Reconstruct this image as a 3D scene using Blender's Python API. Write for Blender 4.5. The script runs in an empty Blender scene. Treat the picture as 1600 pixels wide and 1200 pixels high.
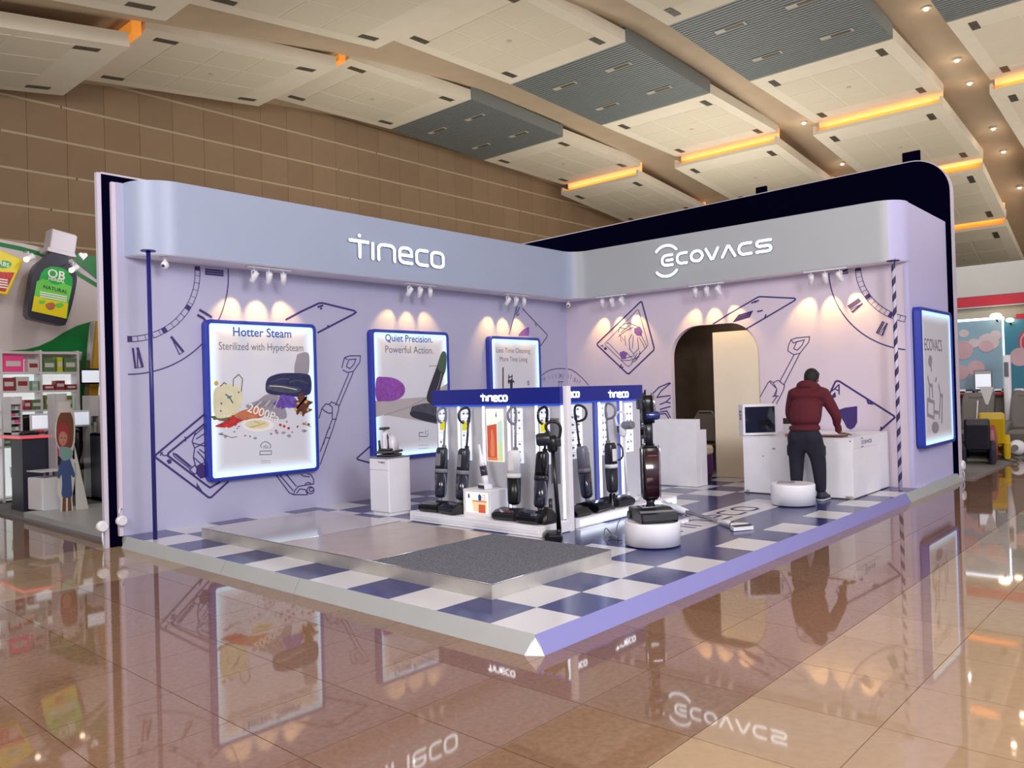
import bpy, bmesh, math, random
from mathutils import Matrix, Vector
random.seed(7)
PI = math.pi
SC = bpy.context.scene
COL = SC.collection

# ------------------------------------------------------------------ camera
YAW, PIT, ROL, FPX = 0.73088, 0.00831, -0.02828, 1245.8
CAM = Vector((-3.5644, -3.0554, 1.578))
_fw = Vector((math.cos(PIT)*math.cos(YAW), math.cos(PIT)*math.sin(YAW), math.sin(PIT)))
_rt = Vector((math.sin(YAW), -math.cos(YAW), 0)); _up = _rt.cross(_fw)
RT = math.cos(ROL)*_rt + math.sin(ROL)*_up
UP = -math.sin(ROL)*_rt + math.cos(ROL)*_up
FW = _fw
cd = bpy.data.cameras.new('camera'); cam = bpy.data.objects.new('camera', cd); COL.objects.link(cam)
cam.matrix_world = Matrix(((RT.x, UP.x, -FW.x, CAM.x), (RT.y, UP.y, -FW.y, CAM.y), (RT.z, UP.z, -FW.z, CAM.z), (0, 0, 0, 1)))
cd.sensor_fit = 'HORIZONTAL'; cd.sensor_width = 36; cd.lens = FPX/1600*36; cd.clip_end = 200
SC.camera = cam

# ------------------------------------------------------------------ light of the hall, exposure
w = bpy.data.worlds.new('world'); SC.world = w; w.use_nodes = True
w.node_tree.nodes['Background'].inputs[0].default_value = (0.84, 0.85, 1.0, 1)
w.node_tree.nodes['Background'].inputs[1].default_value = 0.85
SC.view_settings.view_transform = 'Standard'; SC.view_settings.look = 'None'
SC.view_settings.exposure = 0.0; SC.view_settings.gamma = 1.0; SC.view_settings.use_curve_mapping = False
def lamp(name, kind, loc, energy, color, size=.1, target=None, spot=60, blend=.6, sy=None):
    d = bpy.data.lights.new(name, kind); d.energy = energy; d.color = color
    if kind == 'AREA':
        d.size = size
        if sy: d.shape = 'RECTANGLE'; d.size_y = sy
    else: d.shadow_soft_size = size
    if kind == 'SPOT': d.spot_size = math.radians(spot); d.spot_blend = blend
    o = bpy.data.objects.new(name, d); COL.objects.link(o); o.location = loc
    if target is not None: o.rotation_euler = (Vector(target)-Vector(loc)).to_track_quat('-Z', 'Y').to_euler()
    return o
# unseen fill lights added high over the aisles (outside the picture, under the vault)
lamp('hall_fill', 'AREA', (-2.5, -4.0, 6.2), 290, (1.0, .95, .93), 3.0, (4, 2, 0))
lamp('hall_fill', 'AREA', (-1.0, -8.2, 5.6), 700, (.93, .92, 1.0), 3.0, (6, 2, 0))
lamp('hall_fill', 'AREA', (-5.5, 3.5, 5.6), 400, (.92, .93, 1.0), 3.0, (3, 5, 1))

# unseen upward fills added to brighten the ceiling, behind walls and over aisles
for (x, y, z, e, s_) in ((-7.5, -3.5, 3.2, 520, 5), (1.0, -9.5, 3.2, 560, 5), (11.0, -8.0, 3.2, 640, 5), (14.5, 6.5, 3.6, 300, 4.5), (7.0, 8.6, 3.4, 150, 3.0), (-8.0, 4.0, 3.2, 260, 4), (21.0, -3.0, 3.6, 300, 4)):
    lamp('ceiling_fill', 'AREA', (x, y, z), e, (1.0, .94, .86), s_, (x, y, 9))

# ------------------------------------------------------------------ pixel -> plane (1600 x 1200 frame)
def ray(x, y): return (x-800)/FPX*RT - (y-600)/FPX*UP + FW
def onz(x, y, z=0.116): d = ray(x, y); return CAM + d*((z-CAM.z)/d.z)
def onx(x, y, X): d = ray(x, y); return CAM + d*((X-CAM.x)/d.x)
def ony(x, y, Y): d = ray(x, y); return CAM + d*((Y-CAM.y)/d.y)

# ------------------------------------------------------------------ materials
def lin(c):
    return tuple(((v/12.92) if v <= .04045 else ((v+.055)/1.055)**2.4) for v in [x/255 for x in c])+(1,)
MATS = {}
def mat(name, rgb, rough=.5, metal=0, emit=None, es=1.0, noise=0, nscale=8, bump=0, bscale=60, coat=0, ior=None, alpha=None, trans=0):
    if name in MATS: return MATS[name]
    m = bpy.data.materials.new(name); MATS[name] = m; m.use_nodes = True
    nt = m.node_tree; b = nt.nodes['Principled BSDF']
    b.inputs['Base Color'].default_value = lin(rgb); b.inputs['Roughness'].default_value = rough
    b.inputs['Metallic'].default_value = metal
    if coat: b.inputs['Coat Weight'].default_value = coat; b.inputs['Coat Roughness'].default_value = .05
    if ior: b.inputs['IOR'].default_value = ior
    if trans: b.inputs['Transmission Weight'].default_value = trans
    if alpha is not None: b.inputs['Alpha'].default_value = alpha
    if emit:
        b.inputs['Emission Color'].default_value = lin(emit); b.inputs['Emission Strength'].default_value = es
    if noise or bump:
        tc = nt.nodes.new('ShaderNodeTexCoord')
    if noise:
        n = nt.nodes.new('ShaderNodeTexNoise'); n.inputs['Scale'].default_value = nscale; n.inputs['Detail'].default_value = 4
        nt.links.new(tc.outputs['Object'], n.inputs['Vector'])
        r = nt.nodes.new('ShaderNodeValToRGB'); c = lin(rgb)
        r.color_ramp.elements[0].position = .3; r.color_ramp.elements[1].position = .7
        r.color_ramp.elements[0].color = tuple(v*(1-noise) for v in c[:3])+(1,)
        r.color_ramp.elements[1].color = tuple(min(1, v*(1+noise)) for v in c[:3])+(1,)
        nt.links.new(n.outputs['Fac'], r.inputs['Fac']); nt.links.new(r.outputs['Color'], b.inputs['Base Color'])
    if bump:
        n2 = nt.nodes.new('ShaderNodeTexNoise'); n2.inputs['Scale'].default_value = bscale
        nt.links.new(tc.outputs['Object'], n2.inputs['Vector'])
        bp = nt.nodes.new('ShaderNodeBump'); bp.inputs['Strength'].default_value = bump; bp.inputs['Distance'].default_value = .01
        nt.links.new(n2.outputs['Fac'], bp.inputs['Height']); nt.links.new(bp.outputs['Normal'], b.inputs['Normal'])
    return m

# ------------------------------------------------------------------ mesh builder
I4 = Matrix.Identity(4)
def cat3(P, closed=False, n=4):
    P = [Vector(p) for p in P]; N = len(P); o = []
    for i in range(N if closed else N-1):
        a = P[i-1] if (closed or i > 0) else P[0]; b = P[i]; c = P[(i+1) % N]; d = P[(i+2) % N] if (closed or i < N-2) else P[-1]
        for k in range(n):
            t = k/n; o.append(.5*((2*b)+(-a+c)*t+(2*a-5*b+4*c-d)*t*t+(-a+3*b-3*c+d)*t**3))
    if not closed: o.append(P[-1])
    return o
def TR(x=0, y=0, z=0): return Matrix.Translation((x, y, z))
def RX(a): return Matrix.Rotation(a, 4, 'X')
def RY(a): return Matrix.Rotation(a, 4, 'Y')
def RZ(a): return Matrix.Rotation(a, 4, 'Z')
class G:
    def __init__(s): s.bm = bmesh.new()
    def _add(s, vs, fs, M=I4, smooth=False):
        v = [s.bm.verts.new(M @ Vector(p)) for p in vs]; out = []
        for f in fs:
            try:
                q = s.bm.faces.new([v[i] for i in f]); q.smooth = smooth; out.append(q)
            except ValueError: pass
        return v, out
    def box(s, x0, y0, z0, x1, y1, z1, M=I4, bev=0, seg=2):
        v, f = s._add([(x0, y0, z0), (x1, y0, z0), (x1, y1, z0), (x0, y1, z0), (x0, y0, z1), (x1, y0, z1), (x1, y1, z1), (x0, y1, z1)],
                      [(0, 3, 2, 1), (4, 5, 6, 7), (0, 1, 5, 4), (1, 2, 6, 5), (2, 3, 7, 6), (3, 0, 4, 7)], M)
        if bev:
            e = {e for q in f for e in q.edges}
            bmesh.ops.bevel(s.bm, geom=list(e), offset=bev, segments=seg, affect='EDGES', profile=.5)
        return s
    def prism(s, poly, z0, z1, M=I4, bev=0):
        n = len(poly)
        vs = [(p[0], p[1], z0) for p in poly]+[(p[0], p[1], z1) for p in poly]
        a = sum(poly[i][0]*poly[(i+1) % n][1]-poly[(i+1) % n][0]*poly[i][1] for i in range(n))
        o = list(range(n)) if a > 0 else list(range(n))[::-1]
        fs = [tuple(o[::-1]), tuple(i+n for i in o)]+[(o[i], o[(i+1) % n], o[(i+1) % n]+n, o[i]+n) for i in range(n)]
        v, f = s._add(vs, fs, M)
        if bev:
            e = {e for q in f[:2] for e in q.edges}
            bmesh.ops.bevel(s.bm, geom=list(e), offset=bev, segments=2, affect='EDGES', profile=.5)
        return s
    def tube(s, pts, r, seg=8, closed=False, M=I4, cap=True):
        pts = [Vector(p) for p in pts]; n = len(pts); rings = []
        rr = r if isinstance(r, (list, tuple)) else [r]*n
        up = None
        for i, p in enumerate(pts):
            if closed: t = (pts[(i+1) % n]-pts[i-1])
            else: t = pts[min(i+1, n-1)]-pts[max(i-1, 0)]
            if t.length < 1e-9: t = Vector((0, 0, 1))
            t.normalize()
            if up is None: up = Vector((0, 0, 1)) if abs(t.z) < .9 else Vector((1, 0, 0))
            a = t.cross(up)
            if a.length < 1e-4: a = t.cross(Vector((0, 1, 0)))
            a.normalize(); b = a.cross(t).normalized(); up = b
            rings.append([s.bm.verts.new(M @ (p+rr[i]*(math.cos(2*PI*k/seg)*a+math.sin(2*PI*k/seg)*b))) for k in range(seg)])
        m = n if closed else n-1
        for i in range(m):
            A, B = rings[i], rings[(i+1) % n]
            for k in range(seg):
                try: s.bm.faces.new((A[k], B[k], B[(k+1) % seg], A[(k+1) % seg])).smooth = True
                except ValueError: pass
        if cap and not closed:
            for R_, rev in ((rings[0], False), (rings[-1], True)):
                try: s.bm.faces.new(R_[::-1] if rev else R_)
                except ValueError: pass
        return s
    def lathe(s, prof, seg=24, M=I4, sx=1, sy=1):
        rings = []
        for r, z in prof:
            if r < 1e-6: rings.append([s.bm.verts.new(M @ Vector((0, 0, z)))])
            else: rings.append([s.bm.verts.new(M @ Vector((sx*r*math.cos(2*PI*k/seg), sy*r*math.sin(2*PI*k/seg), z))) for k in range(seg)])
        for i in range(len(rings)-1):
            A, B = rings[i], rings[i+1]
            for k in range(seg):
                k2 = (k+1) % seg
                if len(A) == 1 and len(B) == 1: continue
                f = (A[0], B[k2], B[k]) if len(A) == 1 else ((A[k], A[k2], B[0]) if len(B) == 1 else (A[k], A[k2], B[k2], B[k]))
                sm = abs(prof[i][1]-prof[i+1][1]) > 1e-5
                try: s.bm.faces.new(f).smooth = sm
                except ValueError: pass
        if len(rings[0]) > 1: s.bm.faces.new(rings[0][::-1])
        if len(rings[-1]) > 1: s.bm.faces.new(rings[-1])
        return s
    def ell(s, c, r, M=I4, seg=16):
        n = seg//2
        return s.lathe([(math.sin(PI*i/n)*1.0 if 0 < i < n else 0, -math.cos(PI*i/n)) for i in range(n+1)], seg, M @ TR(*c) @ Matrix.Diagonal((*r, 1)))
    def ribbon(s, pts, w, d=.002, M=I4, closed=False, d0=0):
        flat = d <= .0016
        """flat strip of width w along 2-D pts, lying on the z=d0..d0+d slab of frame M"""
        P = [Vector((p[0], p[1])) for p in pts]; n = len(P)
        if n < 2: return s
        L = []; R = []
        ww = w if isinstance(w, (list, tuple)) else [w]*n
        for i in range(n):
            a = P[i-1] if (i > 0 or closed) else None; b = P[(i+1) % n] if (i < n-1 or closed) else None
            d1 = (P[i]-a).normalized() if a is not None and (P[i]-a).length > 1e-9 else None
            d2 = (b-P[i]).normalized() if b is not None and (b-P[i]).length > 1e-9 else None
            if d1 is None: d1 = d2
            if d2 is None: d2 = d1
            if d1 is None: d1 = d2 = Vector((1, 0))
            n1 = Vector((-d1.y, d1.x)); n2 = Vector((-d2.y, d2.x)); m = n1+n2
            if m.length < .3: m = n1.copy()
            m.normalize(); k = 1/max(.45, m.dot(n1))
            L.append(P[i]+m*ww[i]/2*k); R.append(P[i]-m*ww[i]/2*k)
        vs = [(p.x, p.y, d0) for p in L]+[(p.x, p.y, d0) for p in R]+[(p.x, p.y, d0+d) for p in L]+[(p.x, p.y, d0+d) for p in R]
        fs = []
        if flat:
            for i in range(n if closed else n-1):
                s.lay = getattr(s, 'lay', 0)+1; j = (i+1) % n; zz = d0+d+s.lay*1.5e-5
                s._add([(q.x, q.y, zz) for q in (L[i], R[i], R[j], L[j])], [(0, 1, 2, 3)], M)
            return s
        for i in range(n if closed else n-1):
            j = (i+1) % n
            fs += [(2*n+i, 3*n+i, 3*n+j, 2*n+j), (i, j, n+j, n+i), (i, 2*n+i, 2*n+j, j), (n+i, n+j, 3*n+j, 3*n+i)]
        if not closed: fs += [(0, n, 3*n, 2*n), (n-1, 3*n-1, 4*n-1, 2*n-1)]
        s._add(vs, fs, M); return s
    def loft(s, rings, M=I4, cap=True, smooth=True):
        R_ = [[s.bm.verts.new(M @ Vector(p)) for p in r] for r in rings]; n = len(rings[0])
        for A, B in zip(R_, R_[1:]):
            for k in range(n):
                try: s.bm.faces.new((A[k], A[(k+1) % n], B[(k+1) % n], B[k])).smooth = smooth
                except ValueError: pass
        if cap:
            s.bm.faces.new(R_[0][::-1]); s.bm.faces.new(R_[-1])
        return s
def rrect(w, h, r, seg=4, cx=0, cy=0):
    o = []
    for sx, sy, a0 in ((1, 1, 0), (-1, 1, 90), (-1, -1, 180), (1, -1, 270)):
        for i in range(seg+1):
            a = math.radians(a0+90*i/seg)
            o.append((cx+sx*(w/2-r)+r*math.cos(a), cy+sy*(h/2-r)+r*math.sin(a)))
    return o
def arc(cx, cy, r, a0, a1, n=24): return [(cx+r*math.cos(math.radians(a0+(a1-a0)*i/n)), cy+r*math.sin(math.radians(a0+(a1-a0)*i/n))) for i in range(n+1)]
def fin(g, name, m, parent=None, kind=None, weld=False, loc=None):
    bmesh.ops.recalc_face_normals(g.bm, faces=g.bm.faces)
    me = bpy.data.meshes.new(name); g.bm.to_mesh(me); g.bm.free()
    me.materials.append(m if not isinstance(m, str) else MATS[m])
    return link(name, me, parent, kind, loc)
def link(name, me, parent=None, kind=None, loc=None, M=None):
    o = bpy.data.objects.new(name, me); COL.objects.link(o)
    if parent is not None: o.parent = parent
    if kind: o['kind'] = kind
    if loc is not None: o.location = loc
    if M is not None: o.matrix_local = M
    return o
def tag(o, label, cat, group=None):
    o['label'] = label; o['category'] = cat
    if group: o['group'] = group
    return o
def thing(name, label, cat, loc=(0, 0, 0), rz=0, group=None):
    o = bpy.data.objects.new(name, None); COL.objects.link(o); o.empty_display_size = .1
    o.location = loc; o.rotation_euler = (0, 0, rz)
    return tag(o, label, cat, group)
def struct(name, loc=(0, 0, 0)):
    o = bpy.data.objects.new(name, None); COL.objects.link(o); o['kind'] = 'structure'; o.location = loc; return o
def copytree(o, loc=None, rz=None, label=None, parent=None):
    c = o.copy(); COL.objects.link(c); c.parent = parent
    if loc is not None: c.location = loc
    if rz is not None: c.rotation_euler = (0, 0, rz)
    if label: c['label'] = label
    for ch in o.children:
        copytree(ch, parent=c)
    return c
def frame(o, u, v, w): return Matrix(((u[0], v[0], w[0], o[0]), (u[1], v[1], w[1], o[1]), (u[2], v[2], w[2], o[2]), (0, 0, 0, 1)))
def FY(Y): return frame((0, Y, 0), (1, 0, 0), (0, 0, 1), (0, -1, 0))      # u=X v=Z, faces -Y
def FX(X): return frame((X, 0, 0), (0, -1, 0), (0, 0, 1), (-1, 0, 0))      # u=-Y v=Z, faces -X
FZ = I4
def py(Y): return lambda x, y: (lambda p: (p.x, p.z))(ony(x, y, Y))
def px(X): return lambda x, y: (lambda p: (-p.y, p.z))(onx(x, y, X))
def pts(fn, s): return [fn(a, b) for a, b in s]
_tc = {}
def text_mesh(txt, size, depth=.002, name='lettering', bold=False, align='CENTER'):
    c = bpy.data.curves.new(name, 'FONT'); c.body = txt; c.size = size; c.extrude = depth/2; c.align_x = align; c.align_y = 'CENTER'
    c.resolution_u = 3
    if bold: c.offset = size*.012
    o = bpy.data.objects.new('tmp', c); COL.objects.link(o)
    dg = bpy.context.evaluated_depsgraph_get(); me = bpy.data.meshes.new_from_object(o.evaluated_get(dg))
    bpy.data.objects.remove(o); bpy.data.curves.remove(c); me.name = name
    return me
def text(txt, size, M, m, parent=None, depth=.002, bold=False, name='lettering', align='CENTER', sx=1):
    me = text_mesh(txt, size, depth, name, bold, align); me.materials.clear(); me.materials.append(MATS[m] if isinstance(m, str) else m)
    me.transform(M @ Matrix.Diagonal((sx, 1, 1, 1)))
    return link(name, me, parent)
# letter strokes -----------------------------------------------------
def _c(cx, cy, r, a0, a1): return arc(cx, cy, r, a0, a1, 8)
def tineco_strokes():
    k = .28; S = []
    S.append(([(0, 1), (.95, 1)], 0)); S.append(([(.5, 1), (.5, 0)], 0)); S.append(([(.485, 1.36), (.50, 1.36)], 0))
    S.append(([(1.2, .98), (1.2, 0)], 0))
    S.append(([(1.52, 0)]+_c(1.52+k, 1-k, k, 180, 90)+_c(2.42-k, 1-k, k, 90, 0)+[(2.42, 0)], 0))
    S.append(([(3.42, 0)]+_c(2.72+k, k, k, 270, 180)+_c(2.72+k, 1-k, k, 180, 90)+_c(3.42-k, 1-k, k, 90, 0)+[(3.42, .5), (2.72, .5)], 0))
    S.append(([(4.38, 0)]+_c(3.72+k, k, k, 270, 180)+_c(3.72+k, 1-k, k, 180, 90)+[(4.38, 1)], 0))
    S.append((_c(4.65+k, k, k, 270, 180)+_c(4.65+k, 1-k, k, 180, 90)+_c(5.4-k, 1-k, k, 90, 0)+_c(5.4-k, k, k, 0, -90), 1))
    return S, 5.4
def ecovacs_strokes():
    k = .42; S = []; h = 1
    def C(x, w): return ([(x+w, 0)]+_c(x+k, k, k, 270, 180)+_c(x+k, h-k, k, 180, 90)+[(x+w, h)], 0)
    S.append(C(0, .95)); S.append(([(.42, .5), (.95, .5)], 0)); S.append(C(1.41, .86)); S.append((arc(3.18, .5, .5, 0, 345, 20), 1))
    S.append(([(4.0, 1), (4.45, .02), (4.6, .02), (5.04, 1)], 0)); S.append(([(5.4, 0), (5.86, .98), (6.0, .98), (6.47, 0)], 0)); S.append(C(6.82, .98))
    q = .25
    S.append(([(9.37, 1)]+_c(8.26+q, .75, q, 90, 270)+_c(9.37-q, .25, q, 90, -90)+[(8.26, 0)], 0))
    S.append((arc(.4, .87, 1.13, 146, 34, 14), 0)); S.append((arc(.4, .03, 1.13, 214, 326, 14), 0))
    return S, 9.37
def logo(kind, u0, u1, v0, v1, M, wd, d, name, m, parent, sk0=0, v1b=None):
    """strokes mapped to the box u0..u1 (width) and v0..v1 (x-height)"""
    S, W = tineco_strokes() if kind == 't' else ecovacs_strokes()
    g = G()
    for s, cl in S:
        Q = [(u0+(u1-u0)*p[0]/W, v0+(v1-v0)*p[1]) for p in s]
        g.ribbon(Q, wd, d, M, closed=bool(cl))
        if not cl and wd > .02:
            for e in (Q[0], Q[-1]): g.prism([(e[0]+wd/2*math.cos(2*PI*i/12), e[1]+wd/2*math.sin(2*PI*i/12)) for i in range(12)], .0004, d*.96, M)
    return fin(g, name, m, parent)
# ================================================================== materials
mat('granite_brown', (132, 103, 83), .034, noise=.13, nscale=35, bump=0, ior=1.58)
mat('granite_brown_b', (126, 97, 77), .036, noise=.16, nscale=28, ior=1.58)
mat('granite_beige', (160, 136, 110), .034, noise=.06, nscale=20, ior=1.55)
mat('granite_beige_b', (154, 130, 103), .036, noise=.07, nscale=16, ior=1.55)
mat('grout', (74, 58, 48), .6)
mat('ceiling_white', (205, 196, 176), .85, noise=.03, nscale=3)
mat('ceiling_tile', (196, 187, 165), .9, noise=.03, nscale=40)
mat('vault', (172, 152, 126), .7, noise=.05, nscale=2)
mat('corrugated', (122, 128, 126), .55, metal=.3)
mat('fitting_dark', (74, 69, 56), .5)
mat('fitting_frame', (170, 165, 150), .4)
mat('cove', (230, 150, 70), .8, emit=(226, 140, 48), es=.55)
mat('cove_soft', (240, 180, 110), .8, emit=(250, 180, 124), es=.72)
mat('hall_wall', (134, 110, 83), .75, noise=.09, nscale=1.1)
mat('hall_wall_b', (130, 106, 80), .75, noise=.09, nscale=.9)
mat('hall_wall_joint', (112, 90, 68), .8)
mat('hall_strip', (166, 150, 122), .6)
mat('lamp_glow', (255, 230, 200), .5, emit=(255, 225, 190), es=6)
mat('trim_grey', (172, 178, 180), .35, noise=.03, nscale=2)
mat('trim_lilac', (134, 134, 194), .35)
mat('vinyl_white', (208, 209, 216), .22, noise=.02, nscale=3)
mat('vinyl_blue', (48, 55, 114), .2, noise=.05, nscale=3)
mat('wall_lilac', (180, 181, 210), .55, noise=.025, nscale=1.3)
mat('wall_lilac_lit', (194, 193, 234), .5)  # lilac lightened in the base colour to imitate light on this side
mat('wall_pink', (214, 203, 219), .55, noise=.025, nscale=1.3)
mat('print_purple', (58, 40, 110), .6)
mat('print_violet', (116, 84, 170), .6)
mat('fascia_blue', (164, 177, 203), .4, noise=.02, nscale=.8)
mat('fascia_grey', (176, 183, 188), .4, noise=.02, nscale=.8)
mat('white_paint', (234, 235, 242), .35, noise=.03, nscale=6)
mat('soffit', (244, 242, 250), .5)
mat('sign_glow', (255, 255, 255), .3, emit=(232, 246, 255), es=2.6)
mat('sign_return', (150, 156, 170), .4)
mat('black_cloth', (6, 5, 27), .8, bump=.3, bscale=30)
MATS['black_cloth'].node_tree.nodes['Principled BSDF'].inputs['Specular IOR Level'].default_value = 0
mat('white_edge', (206, 200, 216), .5)
mat('pole_blue', (36, 38, 120), .3)
mat('stripe_white', (206, 200, 226), .5)
mat('stripe_dark', (42, 34, 84), .5)
mat('steel', (205, 203, 196), .38, metal=.6, noise=.08, nscale=6)
mat('gloss_panel', (188, 184, 188), .10, noise=.03, nscale=3)
mat('wood_panel', (168, 155, 150), .22, noise=.05, nscale=4)
mat('carpet_grey', (100, 104, 116), .95, noise=.55, nscale=75, bump=.6, bscale=220)
mat('carpet_hall', (118, 116, 116), .95, noise=.12, nscale=60)
mat('frame_blue', (38, 56, 168), .35)
mat('led_white', (255, 255, 255), .4, emit=(225, 238, 255), es=2.6)
mat('black_plastic', (13, 14, 19), .28)
mat('dark_plastic', (34, 36, 46), .3)
mat('grey_plastic', (120, 122, 134), .35)
mat('white_plastic', (230, 232, 240), .3)
mat('smoked', (34, 38, 58), .08, coat=.5)
mat('chrome', (190, 192, 205), .15, metal=.9)
mat('burgundy', (46, 14, 27), .18, coat=.6)
mat('blue_plastic', (18, 36, 110), .2, coat=.5)
mat('yellow_tag', (214, 214, 40), .6)
mat('clear', (230, 235, 245), .05, trans=1.0, ior=1.3)

# ================================================================== hall floor
TS = .6133
floor = struct('floor')
g = G(); g.box(-14, -16, -.3, 34, 22, -.006); fin(g, 'floor_slab', 'grout', floor)
def beige(y): return y < -1.2 or 4.2 < y < 6.1
meshes = {}
for k, mn in (('a', 'granite_brown'), ('b', 'granite_brown_b'), ('c', 'granite_beige'), ('d', 'granite_beige_b')):
    g = G(); e = .0022
    g.box(e, e, -.02, TS-e, TS-e, 0); bmesh.ops.recalc_face_normals(g.bm, faces=g.bm.faces)
    me = bpy.data.meshes.new('floor_tile'); g.bm.to_mesh(me); g.bm.free(); me.materials.append(MATS[mn]); meshes[k] = me
cells = []
for i in range(-16, 48):
    for j in range(-18, 30):
        x = 1.46+i*TS; y = -1.225+j*TS
        if x > 0.05 and x+TS < 10.0 and y > 0.05 and y+TS < 5.9: continue
        if x > 0.05 and y > 6.2: continue
        if x > 10.4 and y > -.05: continue
        c = Vector((x+TS/2, y+TS/2, 0))-CAM
        z = c.dot(FW); vis = False
        if z > .5:
            X = 800+FPX*c.dot(RT)/z; Y = 600-FPX*c.dot(UP)/z
            vis = -120 < X < 1720 and Y < 1330
        cells.append((0 if vis else 1, c.length, x, y))
cells.sort()
rest = {k: G() for k in 'abcd'}
for n, (nv, d, x, y) in enumerate(cells):
    k = random.choice('cd') if beige(y+TS/2) else random.choice('ab')
    if n < 298: link('floor_tile', meshes[k], floor, loc=(x, y, 0))
    else: e = .0022; rest[k].box(x+e, y+e, -.02, x+TS-e, y+TS-e, 0)
for k, mn in (('a', 'granite_brown'), ('b', 'granite_brown_b'), ('c', 'granite_beige'), ('d', 'granite_beige_b')):
    fin(rest[k], 'distant_tile', mn, floor, 'stuff')

# ================================================================== ceiling: stepped vault of hung panels
ceiling = struct('ceiling')
MOD = [(-2.2, 1.76, 6.50, 7.08, 'w'), (2.02, 5.65, 7.45, 7.85, 'w'), (5.95, 9.3, 8.12, 8.18, 'w'), (9.3, 12.65, 8.18, 8.06, 'g'),
       (12.65, 16.28, 8.06, 8.0, 'w'), (16.12, 20.08, 7.66, 7.27, 'w'), (20.0, 22.78, 6.94, 6.1, 'w'), (22.8, 26.2, 5.87, 4.7, 'w')]
STR = [(9.48, 12.3), (5.32, 8.27), (1.50, 4.39), (-2.35, .58), (-6.2, -3.3)]
def vz(x):
    P_ = [(-16, 2.5), (-6, 5.8), (-2.2, 6.95), (1.8, 7.65), (5.8, 8.3), (9.3, 8.62), (12.6, 8.55), (16.4, 8.3), (20.2, 7.75), (23, 6.75), (26.2, 5.3), (28, 4.2)]
    for (a, b), (c, d) in zip(P_, P_[1:]):
        if a <= x <= c: return -.13+b+(d-b)*(x-a)/(c-a)
    return 4
g = G(); xs = [-16+i*.8 for i in range(56)]
g.prism([(x, vz(x)) for x in xs]+[(x, vz(x)+.25) for x in xs[::-1]], -13.2, 10.0, frame((0, 0, 0), (1, 0, 0), (0, 0, 1), (0, -1, 0)))
o = fin(g, 'vault_lining', 'vault', ceiling)
for p_ in o.data.polygons: p_.use_smooth = False
nv_ = 0
fit_w = G(); fit_w.box(-.19, -.07, .004, .19, .07, .03); fit_w.box(-.17, -.05, .0, -.06, .05, .004); fit_w.box(-.02, -.05, .0, .14, .05, .004)
bmesh.ops.recalc_face_normals(fit_w.bm, faces=fit_w.bm.faces)
fme = bpy.data.meshes.new('light_fitting'); fit_w.bm.to_mesh(fme); fit_w.bm.free(); fme.materials.append(MATS['fitting_dark'])
gf = G(); gf.box(-.06, -.3, -.012, .06, .3, 0); gf.box(-.04, -.26, -.02, .04, .1, -.01)
fgm = bpy.data.meshes.new('light_fitting'); bmesh.ops.recalc_face_normals(gf.bm, faces=gf.bm.faces); gf.bm.to_mesh(fgm); gf.bm.free(); fgm.materials.append(MATS['fitting_frame'])
fgm.materials.append(MATS['fitting_dark'])
for p_ in fgm.polygons: p_.material_index = 1 if max(abs(fgm.vertices[v].co.x) for v in p_.vertices) < .05 else 0
tile_me = {}
STN = ['the row along the brown wall', 'the second row from the brown wall', 'the third row from the brown wall', 'the fourth row from the brown wall', 'the row nearest the aisle']
MDN = ['the first module', 'the second module', 'the third module', 'the grey module', 'the module past the grey one', 'the module below the upper cove', 'the module below the middle cove', 'the lowest module']
for si, (y0, y1) in enumerate(STR):
    if si == 4: mods = MOD[4:]
    elif si == 3: mods = MOD[2:]
    else: mods = MOD
    for (x0, x1, z0, z1, ty) in mods:
        mi = MOD.index((x0, x1, z0, z1, ty))
        L = math.hypot(x1-x0, z1-z0); W = y1-y0
        M = TR(x0, y0, z0) @ RY(-math.atan2(z1-z0, x1-x0))
        md = bpy.data.objects.new('ceiling_panel', None); COL.objects.link(md); md.parent = ceiling; md.matrix_local = M
        if ty == 'w':
            g = G(); g.box(0, 0, 0, L, W, .06); g.box(0, 0, .06, L, .06, .22); g.box(0, W-.06, .06, L, W, .22); g.box(0, .06, .06, .06, W-.06, .09 if mi > 4 else .22); g.box(L-.06, .06, .06, L, W-.06, .12)
            fin(g, 'panel_board', 'ceiling_white', md)
            nx, ny = 3, 3
            tx = (L*.66)/nx; ty_ = (W*.84)/ny; key = (round(tx, 2), round(ty_, 2))
            if key not in tile_me:
                g = G(); g.box(.025, .025, -.006, tx-.025, ty_-.025, 0); bmesh.ops.recalc_face_normals(g.bm, faces=g.bm.faces)
                me = bpy.data.meshes.new('ceiling_tile'); g.bm.to_mesh(me); g.bm.free(); me.materials.append(MATS['ceiling_tile']); tile_me[key] = me
            for a in range(nx):
                for b in range(ny):
                    link('ceiling_tile', tile_me[key], md, loc=(L*.17+a*tx, W*.08+b*ty_, 0))
            spots = [(.13*L, .12*W), (.13*L, .88*W), (.87*L, .12*W), (.87*L, .88*W)]
            for (a, b) in spots:
                link('light_fitting', fme, md, loc=(a, b, -.012))
            g = G(); g.lathe([(.05, -.02), (.05, 0)], 12, TR(L*.5, W*.5, 0)); fin(g, 'sprinkler_rose', 'fitting_frame', md)
        else:
            g = G(); g.box(0, 0, .02, L, W, .3); n = 40
            for k in range(n):
                a = L*k/n; c = L/n
                g.box(a, 0, .0, a+c*.62, W, .02)
            fin(g, 'metal_sheet', 'corrugated', md)
            for (a, b) in [(.25*L, .25*W), (.25*L, .72*W), (.72*L, .25*W), (.72*L, .72*W)]:
                link('light_fitting', fgm, md, loc=(a, b, -.004))
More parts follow.
